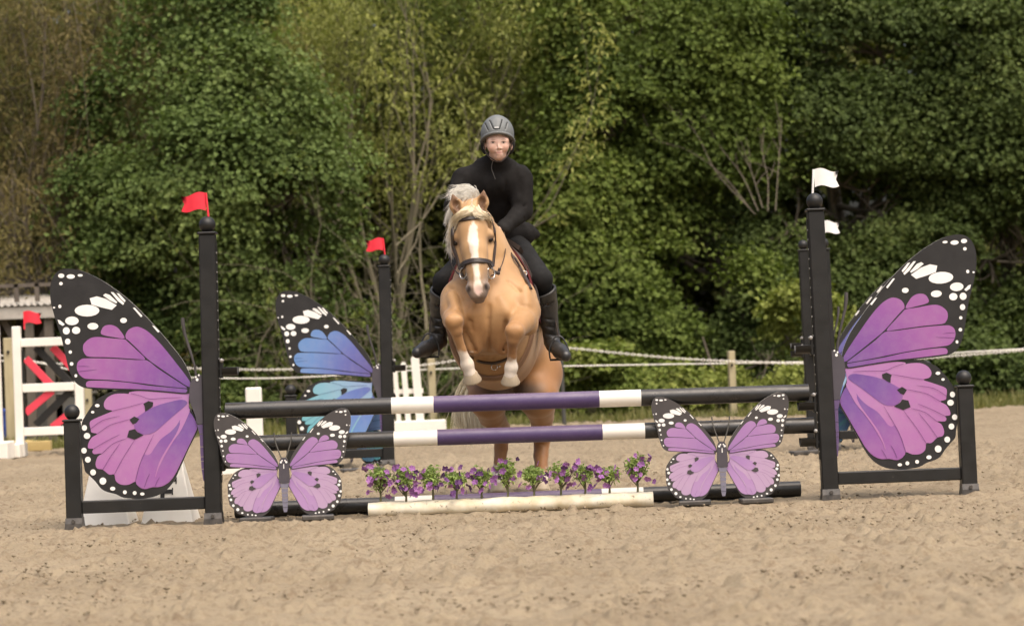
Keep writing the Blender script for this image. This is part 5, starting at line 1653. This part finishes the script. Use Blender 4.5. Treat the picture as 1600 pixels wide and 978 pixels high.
HORSE, HF, HK = build_horse()

# ------------------------------------------------------------------ bridle
LEATHER = worn("dark_leather", (0.035, 0.022, 0.016), 0.42, (0.06, 0.038, 0.026), 20, 0.7, bmp=0.2, bscale=90)
PADDED = worn("padded_leather", (0.035, 0.025, 0.021), 0.5, (0.03, 0.022, 0.018), 20, .7)
STEEL = worn("bit_steel", (0.62, 0.60, 0.57), 0.22, (0.4, 0.39, 0.37), 30, .6, spec=0.8)
STEEL.node_tree.nodes["Principled BSDF"].inputs['Metallic'].default_value = 0.9
def strap(parent, name, pts, w, thick, mat, F, nearest=True):
    """a leather strap lying on the skin: flat section turned to the surface"""
    P = smooth_path(pts, 5)
    nr = [F.grad(p) for p in P]
    vs, fs = [], []
    for i, p in enumerate(P):
        t = (P[min(i + 1, len(P) - 1)] - P[max(i - 1, 0)]).normalized()
        n = (nr[i] - t * nr[i].dot(t)).normalized(); s = t.cross(n)
        for (a, b) in ((-1, -.6), (-.8, 1), (.8, 1), (1, -.6)):
            vs.append(p + s * w * .5 * a + n * thick * b)
    for i in range(len(P) - 1):
        for j in range(4):
            fs.append((i * 4 + j, i * 4 + (j + 1) % 4, i * 4 + 4 + (j + 1) % 4, i * 4 + 4 + j))
    mb = MB(); mb.add(vs, fs + [(0, 1, 2, 3), tuple(len(vs) - 4 + q for q in (3, 2, 1, 0))], 0, False)
    return mb.build(name, mat, parent)
def ring(parent, name, c, r, rr, axis, mat, n=18, sy=1.0):
    axis = Vector(axis).normalized(); u = axis.orthogonal().normalized(); v = axis.cross(u)
    mb = MB()
    pts = [Vector(c) + (u * math.cos(a) + v * math.sin(a) * sy) * r for a in [2 * math.pi * i / n for i in range(n + 1)]]
    mb.tube(pts, rr, 6, 0, False)
    return mb.build(name, mat, parent)
def build_bridle():
    H = lambda x, y, o=0.006: HF.hit(x, y, 16.6, 17.5, o)
    t = empty("bridle", tuple(H(740, 400)), "dark leather bridle with padded noseband and steel rings on the horse's head", "bridle")
    strap(t, "browband", [H(708.5, 352), H(713, 347), H(724, 343.5), H(738, 341.5), H(752, 340), H(762, 342), H(768, 347)], 0.026, 0.007, PADDED, HF)
    strap(t, "noseband", [H(721, 422), H(723, 415), H(730, 410.5), H(742, 407.5), H(755, 408.5), H(764, 411), H(768.5, 418)], 0.034, 0.010, PADDED, HF)
    strap(t, "cheekpiece", [H(709, 350), H(708.5, 368, .010), H(710, 385, .010), H(715, 402, .008), H(720, 420, .008)], 0.026, 0.006, LEATHER, HF)
    strap(t, "cheekpiece", [H(767.5, 346), H(771, 362, .010), H(772, 378, .010), H(771, 396, .008), H(769, 416, .008)], 0.020, 0.005, LEATHER, HF)
    strap(t, "crownpiece", [H(709, 350), W(712, 338, 17.06), W(722, 328, 17.10)], 0.022, 0.005, LEATHER, HF)
    strap(t, "crownpiece", [H(767.5, 346), W(764, 336, 17.06), W(757, 330, 17.10)], 0.022, 0.005, LEATHER, HF)
    for (x, y, s) in ((724, 427, -1), (767, 427, 1)):
        p = W(x, y, 16.87)
        ring(t, "bit_ring", p, 0.036, 0.005, (s * .75, -.65, .1), STEEL)
        strap(t, "bit_cheek", [H(x - s * 5, y - 13, .008), p + Vector((0, 0, .03))], 0.018, 0.005, LEATHER, HF)
    # lower strap under the chin
    strap(t, "flash_strap", [H(721, 422), H(726, 432, .008), H(731, 437, .008)], 0.014, 0.004, LEATHER, HF)
    # reins: from the rings back along the neck to the hands
    a = W(768, 431, 16.88)
    mb = MB()
    mb.tube(smooth_path([a, W(779, 424, 17.0), W(787, 405, 17.1), W(790, 385, 17.25), W(788, 362, 17.45)], 6), 0.006, 6, squash=(Vector((1, 0, 0)), .5))
    mb.build("rein", LEATHER, t)
    b = W(723, 431, 16.88)
    mb = MB()
    mb.tube(smooth_path([b, W(712, 424, 17.02), W(702, 402, 17.12), W(704, 375, 17.3), W(735, 352, 17.46)], 6), 0.006, 6, squash=(Vector((1, 0, 0)), .5))
    mb.build("rein", LEATHER, t)
    mb = MB(); mb.box(W(776, 426, 16.98), (0.045, .016, .022), ry=.4, bev=.004); mb.box(W(780, 422, 17.0), (.02, .018, .03), ry=.4, bev=.004)
    mb.build("rein_stop", LEATHER, t)
build_bridle()

# ------------------------------------------------------------------ saddle
MAROON = worn("maroon_pad", (0.16, 0.030, 0.035), 0.85, (0.11, 0.02, 0.025), 25, .8, bmp=.4, bscale=150)
def build_saddle():
    H = lambda x, y, Y0, o: HF.hit(x, y, Y0, 19.0, o)
    t = empty("saddle", tuple(W(775, 420, 17.85)), "dark jumping saddle with maroon pad under the rider", "saddle")
    def side_point(s, ang, Y, off):
        """out from the barrel's axis at depth Y in direction ang (0 = up, 90 = out to the side)"""
        ax = np.interp(Y, [17.28, 17.65, 18.1, 18.5], [W(764, 480, 17.28).x, W(768, 475, 17.65).x, W(780, 495, 18.1).x, W(796, 530, 18.5).x])
        az = np.interp(Y, [17.28, 17.65, 18.1, 18.5], [W(764, 480, 17.28).z, W(768, 475, 17.65).z, W(780, 495, 18.1).z, W(796, 530, 18.5).z])
        d = Vector((s * math.sin(R(ang)), 0, math.cos(R(ang))))
        r = np.arange(0.12, 0.75, 0.004)
        P = np.array([(ax + d.x * q, Y, az + d.z * q) for q in r])
        v = HF.at(P); k = np.nonzero(v > 0)[0]
        q = r[k[0]] if len(k) else 0.35
        return Vector((ax, Y, az)) + d * (q + off)
    def drape(name, mat, Y0, Y1, a1, off, thick, slope=0.0, a0=-1.0):
        n, m = 14, 22
        mb = MB()
        top, bot = [], []
        for i in range(n + 1):
            y = Y0 + (Y1 - Y0) * i / n
            for j in range(m + 1):
                u = -1 + 2 * j / m
                amax = a1 * (1 - 0.10 * abs(2 * i / n - 1) ** 3)
                s = 1 if u >= 0 else -1
                p = side_point(s, abs(u) * amax, y + slope * abs(u), off + thick)
                q = side_point(s, abs(u) * amax, y + slope * abs(u), off)
                top.append(p); bot.append(q)
        w = m + 1
        fs = [(i * w + j, i * w + j + 1, (i + 1) * w + j + 1, (i + 1) * w + j) for i in range(n) for j in range(m)]
        k = len(top)
        rimi = [j for j in range(w)] + [i * w + m for i in range(1, n + 1)] + [n * w + j for j in range(m - 1, -1, -1)] + [i * w for i in range(n - 1, 0, -1)]
        rf = [(rimi[x], rimi[(x + 1) % len(rimi)], rimi[(x + 1) % len(rimi)] + k, rimi[x] + k) for x in range(len(rimi))]
        mb.add(top + bot, [f[::-1] for f in fs] + [tuple(c + k for c in f) for f in fs], 0, True)
        mb.add(top + bot, rf, 0)
        return mb.build(name, mat, t)
    drape("saddle_pad", MAROON, 17.50, 18.16, 112, 0.010, 0.014, -0.06)
    drape("flap", LEATHER, 17.62, 18.02, 100, 0.030, 0.012, -0.10)
    drape("seat", LEATHER, 17.64, 18.14, 32, 0.05, 0.03)
    # girth: round the chest just behind the elbows
    pts = []
    for a in list(range(98, 181, 8)):
        pts.append(side_point(1, a, 17.46, 0.006))
    for a in list(range(180, 97, -8))[1:]:
        pts.append(side_point(-1, a, 17.46, 0.006))
    strap(t, "girth", pts, 0.05, 0.007, worn("girth_brown", (0.22, 0.12, 0.065), .7), HF)
    H2 = lambda x, y, o=.008: HF.hit(x, y, 16.88, 18.2, o)
    strap(t, "breast_strap", [H2(729, 548), H2(738, 557), H2(752, 564), H2(770, 566), H2(786, 562), H2(795, 557)], 0.020, 0.006, LEATHER, HF)
    c = H2(772, 570, .02)
    ring(t, "girth_ring", c, 0.020, 0.003, (0, -1, .3), STEEL)
    mb = MB(); mb.ball(c + Vector((.035, 0, .002)), .007, 0, 8, 6); mb.build("stud", STEEL, t)
    # billet straps and buckle in front of the rider's knee
    strap(t, "breast_strap", [W(786, 384, 17.52), H2(800, 402, .012), H2(812, 422, .012), H2(822, 440, .010), H2(828, 452, .01)], 0.028, 0.006, LEATHER, HF)
    strap(t, "breast_strap", [W(790, 378, 17.55), H2(808, 402, .02), H2(820, 424, .016)], 0.016, 0.005, LEATHER, HF)
    b = H2(816, 430, .022)
    ring(t, "buckle", b, 0.014, 0.003, (.3, -1, .2), STEEL)
build_saddle()

# ================================================================== the rider
def build_rider():
    K = lambda px, py, Y: np.array(tuple(W(px, py, Y)), np.float32)
    root = empty("person", tuple(W(777, 400, 17.9)), "young rider in black with grey helmet leaning forward over the horse's neck", "person")
    J = dict(sL=K(725, 283, 17.70), sR=K(812, 280, 17.70), eL=K(710, 322, 17.62), eR=K(816, 330, 17.66), wL=K(742, 352, 17.50), wR=K(786, 358, 17.48),
             hL=K(756, 388, 18.00), hR=K(800, 386, 18.00), kL=K(694, 440, 17.60), kR=K(846, 436, 17.60), aL=K(684, 522, 17.80), aR=K(862, 524, 17.78), tL=K(652, 551, 17.58), tR=K(884, 556, 17.54))
    def body(F, g=0.0, legs=True, arms=True, torso=True, head=True, hands=True):
        if torso:
            F.chain([K(776, 384, 17.98), K(774, 350, 17.92), K(773, 315, 17.82), K(771, 285, 17.74)], [0.130 + g, 0.106 + g, 0.114 + g, 0.118 + g], 0.06, (1.12, .8, 1))
            F.cone(K(746, 284, 17.72), K(797, 282, 17.72), 0.085 + g, 0.085 + g, 0.06)
            F.chain([K(734, 280, 17.71), K(756, 264, 17.70), K(774, 256, 17.68), K(792, 263, 17.70), K(808, 278, 17.71)], [0.055 + g, 0.050 + g, 0.050 + g, 0.050 + g, 0.055 + g], 0.05)
            F.cone(K(772, 268, 17.72), K(776, 248, 17.66), 0.058 + g, 0.045 + g, 0.04)
        if arms:
            F.chain([J['sL'], J['eL']], [0.070 + g, 0.050 + g], 0.04); F.chain([J['eL'], J['wL']], [0.050 + g, 0.033 + g], 0.02)
            F.chain([J['sR'], J['eR']], [0.070 + g, 0.050 + g], 0.04); F.chain([J['eR'], J['wR']], [0.050 + g, 0.033 + g], 0.02)
        if legs:
            F.chain([J['hL'], J['kL']], [0.108 + g, 0.064 + g], 0.06); F.chain([J['hR'], J['kR']], [0.108 + g, 0.064 + g], 0.06)
            for s in 'LR':
                k, a, tt = J['k' + s], J['a' + s], J['t' + s]
                m = k * .6 + a * .4; m[1] += .03
                F.chain([k, m, a], [0.062 + g, 0.056 + g, 0.038 + g], 0.03)
                b = a * .9 + tt * .1; b[2] -= .045
                F.chain([a, b], [0.04 + g, 0.036 + g], 0.02)
                F.chain([b, b * .45 + tt * .55, tt], [0.038 + g, 0.040 + g, 0.030 + g], 0.02)
        if head:
            F.ball(K(777.5, 214, 17.56), 0.092, 0.03, sq=(.85, 1.06, 1.05))
            F.cone(K(778, 226, 17.52), K(779.3, 240.5, 17.510), 0.068, 0.036, 0.03)
            F.cone(K(778.5, 232, 17.52), K(779, 240, 17.535), 0.066, 0.050, 0.03)
            F.cone(K(778.6, 222, 17.456), K(779.8, 231.0, 17.437), 0.005, 0.0085, 0.012)
            F.cone(K(777, 232.0, 17.450), K(782.6, 232.0, 17.450), 0.0048, 0.0048, 0.008)
            F.cone(K(776, 237.2, 17.4545), K(783, 237.0, 17.4545), 0.003, 0.003, 0.006); F.cone(K(776.5, 240.0, 17.456), K(782.5, 239.8, 17.456), 0.0034, 0.0034, 0.006); F.cone(K(777, 235, 17.468), K(782, 242, 17.470), 0.012, 0.012, 0.02)
            
            F.ball(K(779.5, 245.5, 17.478), 0.016, 0.025)
            F.ball(K(768.5, 230, 17.475), 0.019, 0.035); F.ball(K(789, 229.5, 17.475), 0.019, 0.035)
            F.cone(K(766, 219.5, 17.472), K(791, 219.0, 17.472), 0.012, 0.012, 0.03)
            for x in (770.2, 786.8): F.ball(K(x, 223, 17.436), 0.011, 0.010, True); F.ball(K(x, 223, 17.463), 0.0105, 0.004)
            for x, s in ((757.5, -1), (798.5, 1)): F.ball(K(x, 229, 17.56), 0.020, 0.015, sq=(.5, .8, 1.2))
        if hands:
            for s, sg in (('L', 1), ('R', -1)):
                w = Vector(J['w' + s]); e = Vector(J['e' + s]); d = (w - e).normalized()
                inn = Vector((sg, 0, 0)); inn = (inn - d * inn.dot(d)).normalized(); dn = d.cross(inn) * sg
                if dn.z > 0: dn = -dn
                p = w + d * .045
                for q in range(4):      # knuckle row, fingers curled back round the rein
                    kn = w + d * .085 + dn * (-.026 + .018 * q) + inn * -.004
                    F.cone(tuple(w + d * .02 + dn * (-.012 + .008 * q)), tuple(kn), 0.014, 0.011, 0.008)
                    ln = (.034, .038, .035, .028)[q]
                    b = kn + d * ln * .35 + inn * ln * .75; c = b - d * ln * .75 + inn * ln * .12
                    F.chain([tuple(kn), tuple(b), tuple(c)], [.0098, .0092, .0080], .003)
                th = w + d * .035 - dn * .024 + inn * .006
                F.chain([tuple(w + d * .02 - dn * .01), tuple(th), tuple(th + d * .034 + inn * .018 - dn * .004)], [.013, .0115, .009], .005)
        return F
    # the whole figure, one skin
    F = body(Field((-0.72, 17.38, 0.66), (0.50, 18.15, 2.36), 0.0052), head=False)
    V, Fc = F.mesh(); N = F.normals(V)
    hd = tuple(W(778, 218, 17.55))
    F2 = Field((hd[0] - .14, hd[1] - .17, hd[2] - .26), (hd[0] + .14, hd[1] + .17, hd[2] + .14), 0.0024)
    body(F2, torso=False, arms=False, legs=False, hands=False)
    F2.cone(K(774, 258, 17.69), K(777, 236, 17.60), 0.055, 0.050, 0.03)
    Vh, Fh = F2.mesh()
    N = np.concatenate([N, F2.normals(Vh)]); Fc = np.concatenate([Fc, Fh + len(V)]); V = np.concatenate([V, Vh])
    px, py = PX(V)
    skin = np.array([0.63, 0.415, 0.325]); C = np.tile(skin, (len(V), 1))
    def mix(m, c):
        nonlocal C
        m = np.clip(m, 0, 1)[:, None]; C = C * (1 - m) + np.asarray(c) * m
    st = lambda a, b, x: np.clip((x - a) / (b - a), 0, 1)
    fr = (V[:, 1] < 17.53) & (py < 252) & (py > 205)
    f = lambda v: np.where(fr, v, 0)
    mix(f(st(9, 3, np.hypot(px - 767, py - 233)) * .35 + st(9, 3, np.hypot(px - 790, py - 232)) * .35), (0.60, 0.32, 0.25))
    for x, y in ((770.2, 222.8), (786.8, 222.6)):
        mix(f(st(1.0, .6, np.hypot((px - x) / 5.2, (py - y + .3) / 3.4)) * .40), (0.30, 0.16, 0.12))
        mix(f(st(1.0, .8, np.hypot((px - x) / 3.6, (py - y - .3) / 1.25))), (0.38, 0.30, 0.26))
        mix(f(st(1.0, .75, np.hypot((px - x) / 1.7, (py - y - .2) / 1.35))), (0.035, 0.024, 0.018))
        mix(f(st(1.0, .6, np.hypot((px - x) / 4.3, (py - y + 1.5 - (px - x) ** 2 * .02) / .75)) * .9), (0.07, 0.04, 0.03))
        mix(f(st(1.0, .5, np.hypot((px - x) / 5.0, (py - y + 4.9 - (px - x) ** 2 * .03) / 1.0)) * .65), (0.20, 0.11, 0.07))
    mix(f(st(1.0, .7, np.hypot((px - 779.6) / 6.2, (py - 238.4) / 1.9)) * .55), (0.55, 0.235, 0.20))
    mix(f(st(1.0, .5, np.hypot((px - 779.6) / 6.0, (py - 238.3 + (px - 779.6) ** 2 * .012) / .55)) * .75), (0.22, 0.08, 0.07))
    for x in (777.8, 782.0): mix(f(st(1.2, .5, np.hypot(px - x, py - 233.4)) * .6), (0.22, 0.09, 0.07))
    mix(np.where((py > 200) & (py < 252) & (N[:, 1] > 0.1), 0.0, 0), skin)
    np_mesh("body", V, Fc, col_mat("skin", 0.5, 0.35, 0.08, 300, 0.12, 30, sss=0.15), root, C, True)

    cloth = lambda nm, c, c2: worn(nm, c, 0.85, c2, 8, .8, bmp=.35, bscale=22, spec=.2)
    TOP = cloth("black_jersey", (0.010, 0.009, 0.0085), (0.015, 0.0135, 0.0125))
    BREECH = cloth("black_breeches", (0.013, 0.013, 0.013), (0.020, 0.0195, 0.019))
    BOOT = worn("black_boot_leather", (0.026, 0.026, 0.026), 0.36, (0.042, 0.040, 0.037), 9, .9, (0.14, 0.12, 0.10), 70, .7, .35, 25)
    # jumper: torso, sleeves and a collar, with a hem that flares at the back
    T = Field((-0.60, 17.30, 1.35), (0.40, 18.35, 2.44), 0.0068)
    body(T, 0.016, legs=False, head=False, hands=False)
    T.chain([K(782, 372, 17.97), K(820, 366, 17.98)], [0.10, 0.075], 0.05, (1, 1, .9))
    T.cone(K(812, 356, 17.98), K(838, 366, 18.0), 0.05, 0.026, 0.04)
    T.cone(K(760, 372, 17.97), K(748, 372, 17.97), 0.10, 0.09, 0.05)
    # folds at elbow and waist
    rng = np.random.default_rng(9)
    for (a, b) in (((806, 332, 17.60), (824, 318, 17.60)), ((800, 345, 17.56), (818, 340, 17.58)), ((795, 300, 17.64), (802, 330, 17.62)), ((752, 300, 17.66), (748, 330, 17.70)), ((704, 308, 17.57), (720, 318, 17.56)), ((770, 290, 17.60), (766, 320, 17.68)), ((790, 282, 17.61), (788, 312, 17.66))):
        T.cone(K(*a), K(*b), .005, .004, .010, True)
    V1, F1 = T.mesh()
    N1 = T.normals(V1)
    V1 += ((vnoise3(V1 * np.array([16., 12., 9.]), 21)[:, None] - .5) * 0.018 + (vnoise3(V1 * np.array([34., 30., 18.]), 27)[:, None] - .5) * 0.007) * N1
    np_mesh("jumper", V1, F1, TOP, root, None, True)
    mb = MB()
    pts = [K(776, 253, 17.66) + np.array((0.056 * math.cos(a), 0.053 * math.sin(a) * .95, 0.006 * math.sin(a)), np.float32) for a in np.linspace(0, 2 * math.pi, 25)]
    mb.tube(pts, 0.014, 8, 0, False)
    mb.build("collar", TOP, root)
    # breeches
    B = Field((-0.66, 17.30, 1.10), (0.44, 18.30, 2.02), 0.0068)
    for s in 'LR':
        B.chain([J['h' + s], J['k' + s]], [0.117, 0.073], 0.05)
        k, a = J['k' + s], J['a' + s]
        e = k * .7 + a * .3; e[1] += .022
        B.chain([k, e], [0.069, 0.056], 0.03)
    B.cone(K(760, 386, 18.0), K(796, 384, 18.0), 0.125, 0.125, .05)
    V2, F2 = B.mesh()
    V2 += (vnoise3(V2 * 16, 22)[:, None] - .5) * B.normals(V2) * 0.007
    np_mesh("breeches", V2, F2, BREECH, root, None, True)
    # tall boots, open at the top
    for s, sg in (('L', -1), ('R', 1)):
        k, a, tt = J['k' + s], J['a' + s], J['t' + s]
        lo = np.minimum(np.minimum(k, a), tt) - .14; hi = np.maximum(np.maximum(k, a), tt) + .14
        Bt = Field(lo, hi, 0.0062)
        top = k * .80 + a * .20
        m = k * .55 + a * .45; m[1] += .028
        Bt.chain([top, m, a], [0.088, 0.076, 0.052], 0.03)
        b = a * .92 + tt * .08; b[2] -= .055
        Bt.chain([a, b], [0.054, 0.046], 0.025)
        Bt.chain([b, b * .45 + tt * .55, tt], [0.047, 0.050, 0.037], 0.02)
        hl = b + (b - tt) * .25; Bt.ball(hl, .042, .03)
        ax = (a - k) / np.linalg.norm(a - k)
        Bt.cone(top - ax * .12, top + ax * .06, 0.070, 0.066, 0.004, True)
        Bt.cut_below(top - ax * .0, tuple(-ax - np.array((sg * .25, 0, 0), np.float32)))
        for q in range(5):
            f_ = .72 + q * .07
            c = k * (1 - f_) + a * f_
            Bt.cone(c + np.array((-.05, -.05, .012 * (-1) ** q), np.float32), c + np.array((.05, -.055, -.008), np.float32), .006, .006, .012, True)
        V3, F3 = Bt.mesh()
        V3 += (vnoise3(V3 * 18, 23 + sg)[:, None] - .5) * Bt.normals(V3) * 0.003
        bo = np_mesh("boot", V3, F3, BOOT, root, None, True)
    # helmet: shell, raised centre panel with slots, brim, harness
    hc = Vector(K(777, 209.5, 17.57))
    SH = worn("helmet_grey", (0.135, 0.145, 0.145), 0.55, (0.165, 0.172, 0.168), 12, .6, bmp=.08, bscale=200, spec=.45)
    hm = Field(tuple(hc + Vector((-.17, -.20, -.12))), tuple(hc + Vector((.17, .20, .15))), 0.0045)
    hm.ball(tuple(hc), 0.112, .02, sq=(1.0, 1.2, 1.12))
    hm.cone(tuple(hc + Vector((0, -.05, .075))), tuple(hc + Vector((0, .06, .095))), .030, .030, .03)
    hm.cut_below(tuple(hc + Vector((0, 0, -.058))), (0, -.40, -1), .006)
    hm.ball(tuple(hc + Vector((0, 0.008, -.014))), 0.095, .004, True, sq=(.98, 1.2, 1.08))
    BP = lambda a: hc + Vector((math.cos(a) * .1125, math.sin(a) * (.135 + .012 * max(0, -math.sin(a))), -.056 - .40 * math.sin(a) * .137))
    for i in range(40):
        a0, a1 = R(182 + i * 176 / 40), R(182 + (i + 1) * 176 / 40)
        hm.cone(tuple(BP(a0)), tuple(BP(a1)), .0062, .0062, .006)
    # slots
    for (x0, y0, x1, y1) in ((765, 188, 771, 201), (784.5, 187, 780.5, 201), (758, 192.5, 763, 204), (792.5, 191, 789.5, 202)):
        a, b = hm.hit(x0, y0, 17.3, 17.7), hm.hit(x1, y1, 17.3, 17.7)
        mdl = hm.hit((x0 + x1) / 2, (y0 + y1) / 2, 17.3, 17.7)
        hm.cone(tuple(a), tuple(mdl), .0042, .0042, .003, True); hm.cone(tuple(mdl), tuple(b), .0042, .0042, .003, True)
    V4, F4 = hm.mesh()
    helm = np_mesh("helmet", V4, F4, SH, root, None, True)
    DK = worn("helmet_slots", (0.012, 0.012, 0.012), .8)
    for (x0, y0, x1, y1) in ((765, 188, 771, 201), (784.5, 187, 780.5, 201), (758, 192.5, 763, 204), (792.5, 191, 789.5, 202), (771, 201.5, 780.5, 201.5)):
        pts = [hm.hit(x0 + (x1 - x0) * q, y0 + (y1 - y0) * q, 17.3, 17.7, .0015) for q in (0, .33, .66, 1)]
        mb = MB(); mb.tube(pts, .0034, 6); o = mb.build("vent_slot", DK, root); o.parent = helm; o.location = (0, 0, 0)
    p = hm.hit(776, 199.5, 17.3, 17.7, .003)
    mb = MB(); mb.box(p, (.030, .005, .008), rx=-.2, bev=.0015); o = mb.build("badge", worn("badge_silver", (0.6, 0.6, 0.58), .3), root); o.parent = helm; o.location = (0, 0, 0)
    # harness and hair
    for s in (-1, 1):
        x = 777.5 + s * 20.5
        mb = MB()
        mb.tube(smooth_path([W(x + s * 2, 216, 17.54), W(x + s * 0.5, 230, 17.54), W(x - s * 4.5, 242, 17.525), W(779 + s * 5, 251.5, 17.495), W(779, 252.5, 17.49)], 5), .0048, 6, squash=(Vector((0, 1, 0)), .5))
        mb.build("chin_strap", LEATHER, root)
        hp = MB()
        hp.tube([W(x + s * 1.5, 212, 17.60), W(x + s * 3.0, 222, 17.60), W(x + s * 2, 234, 17.60), W(x - s * 1, 240, 17.62)], [.016, .018, .015, .009], 10)
        hp.build("helmet_harness", DK, root)
    mb = MB()
    mb.tube(smooth_path([W(770, 252, 17.56), W(768, 262, 17.575), W(771, 272, 17.575), W(774, 280, 17.58)], 5), .003, 5)
    mb.build("drawcord", WIRE, root)
    HR = worn("brown_hair", (0.10, 0.055, 0.03), .6, (0.06, 0.033, 0.02), 60, .9, stretch=(4, 4, .5))
    hb = Field(tuple(hc + Vector((-.14, -.14, -.12))), tuple(hc + Vector((.14, .14, .06))), .006)
    hb.ball(tuple(hc + Vector((0, .02, -.02))), .097, .02, sq=(.95, 1.1, 1.05))
    hb.ball(tuple(hc + Vector((0.002, -.055, -.045))), .078, .012, True, sq=(.98, 1.0, 1.1))
    V5, F5 = hb.mesh()
    np_mesh("hair", V5, F5, HR, root, None, True)
build_rider()
# stirrups
def stirrup(px, py, Y, s, lab):
    p = W(px, py, Y)
    t = empty("stirrup", tuple(p), lab, "stirrup")
    mb = MB()
    mb.tube(smooth_path([p + Vector((-.06, 0, -.065)), p + Vector((-.062, 0, 0)), p + Vector((-.03, 0, .07)), p + Vector((0, 0, .085)), p + Vector((.03, 0, .07)), p + Vector((.062, 0, 0)), p + Vector((.06, 0, -.065))], 4), .0065, 6)
    mb.build("iron", worn("dark_iron", (.04, .04, .04), .4), t)
    mb = MB(); mb.box(p + Vector((0, 0, -.072)), (.125, .05, .014), bev=.004); mb.build("tread", BLACK, t)
    mb = MB(); mb.tube([p + Vector((0, 0, .085)), p + Vector((-s * .03, .05, .3))], .010, 6, squash=(Vector((1, 0, 0)), .4)); mb.build("leather", LEATHER, t)
stirrup(671, 541, 17.70, -1, "steel stirrup round the boot on the side of the horse's tail")
stirrup(873, 545, 17.68, 1, "steel stirrup round the boot by the horse's girth buckle")
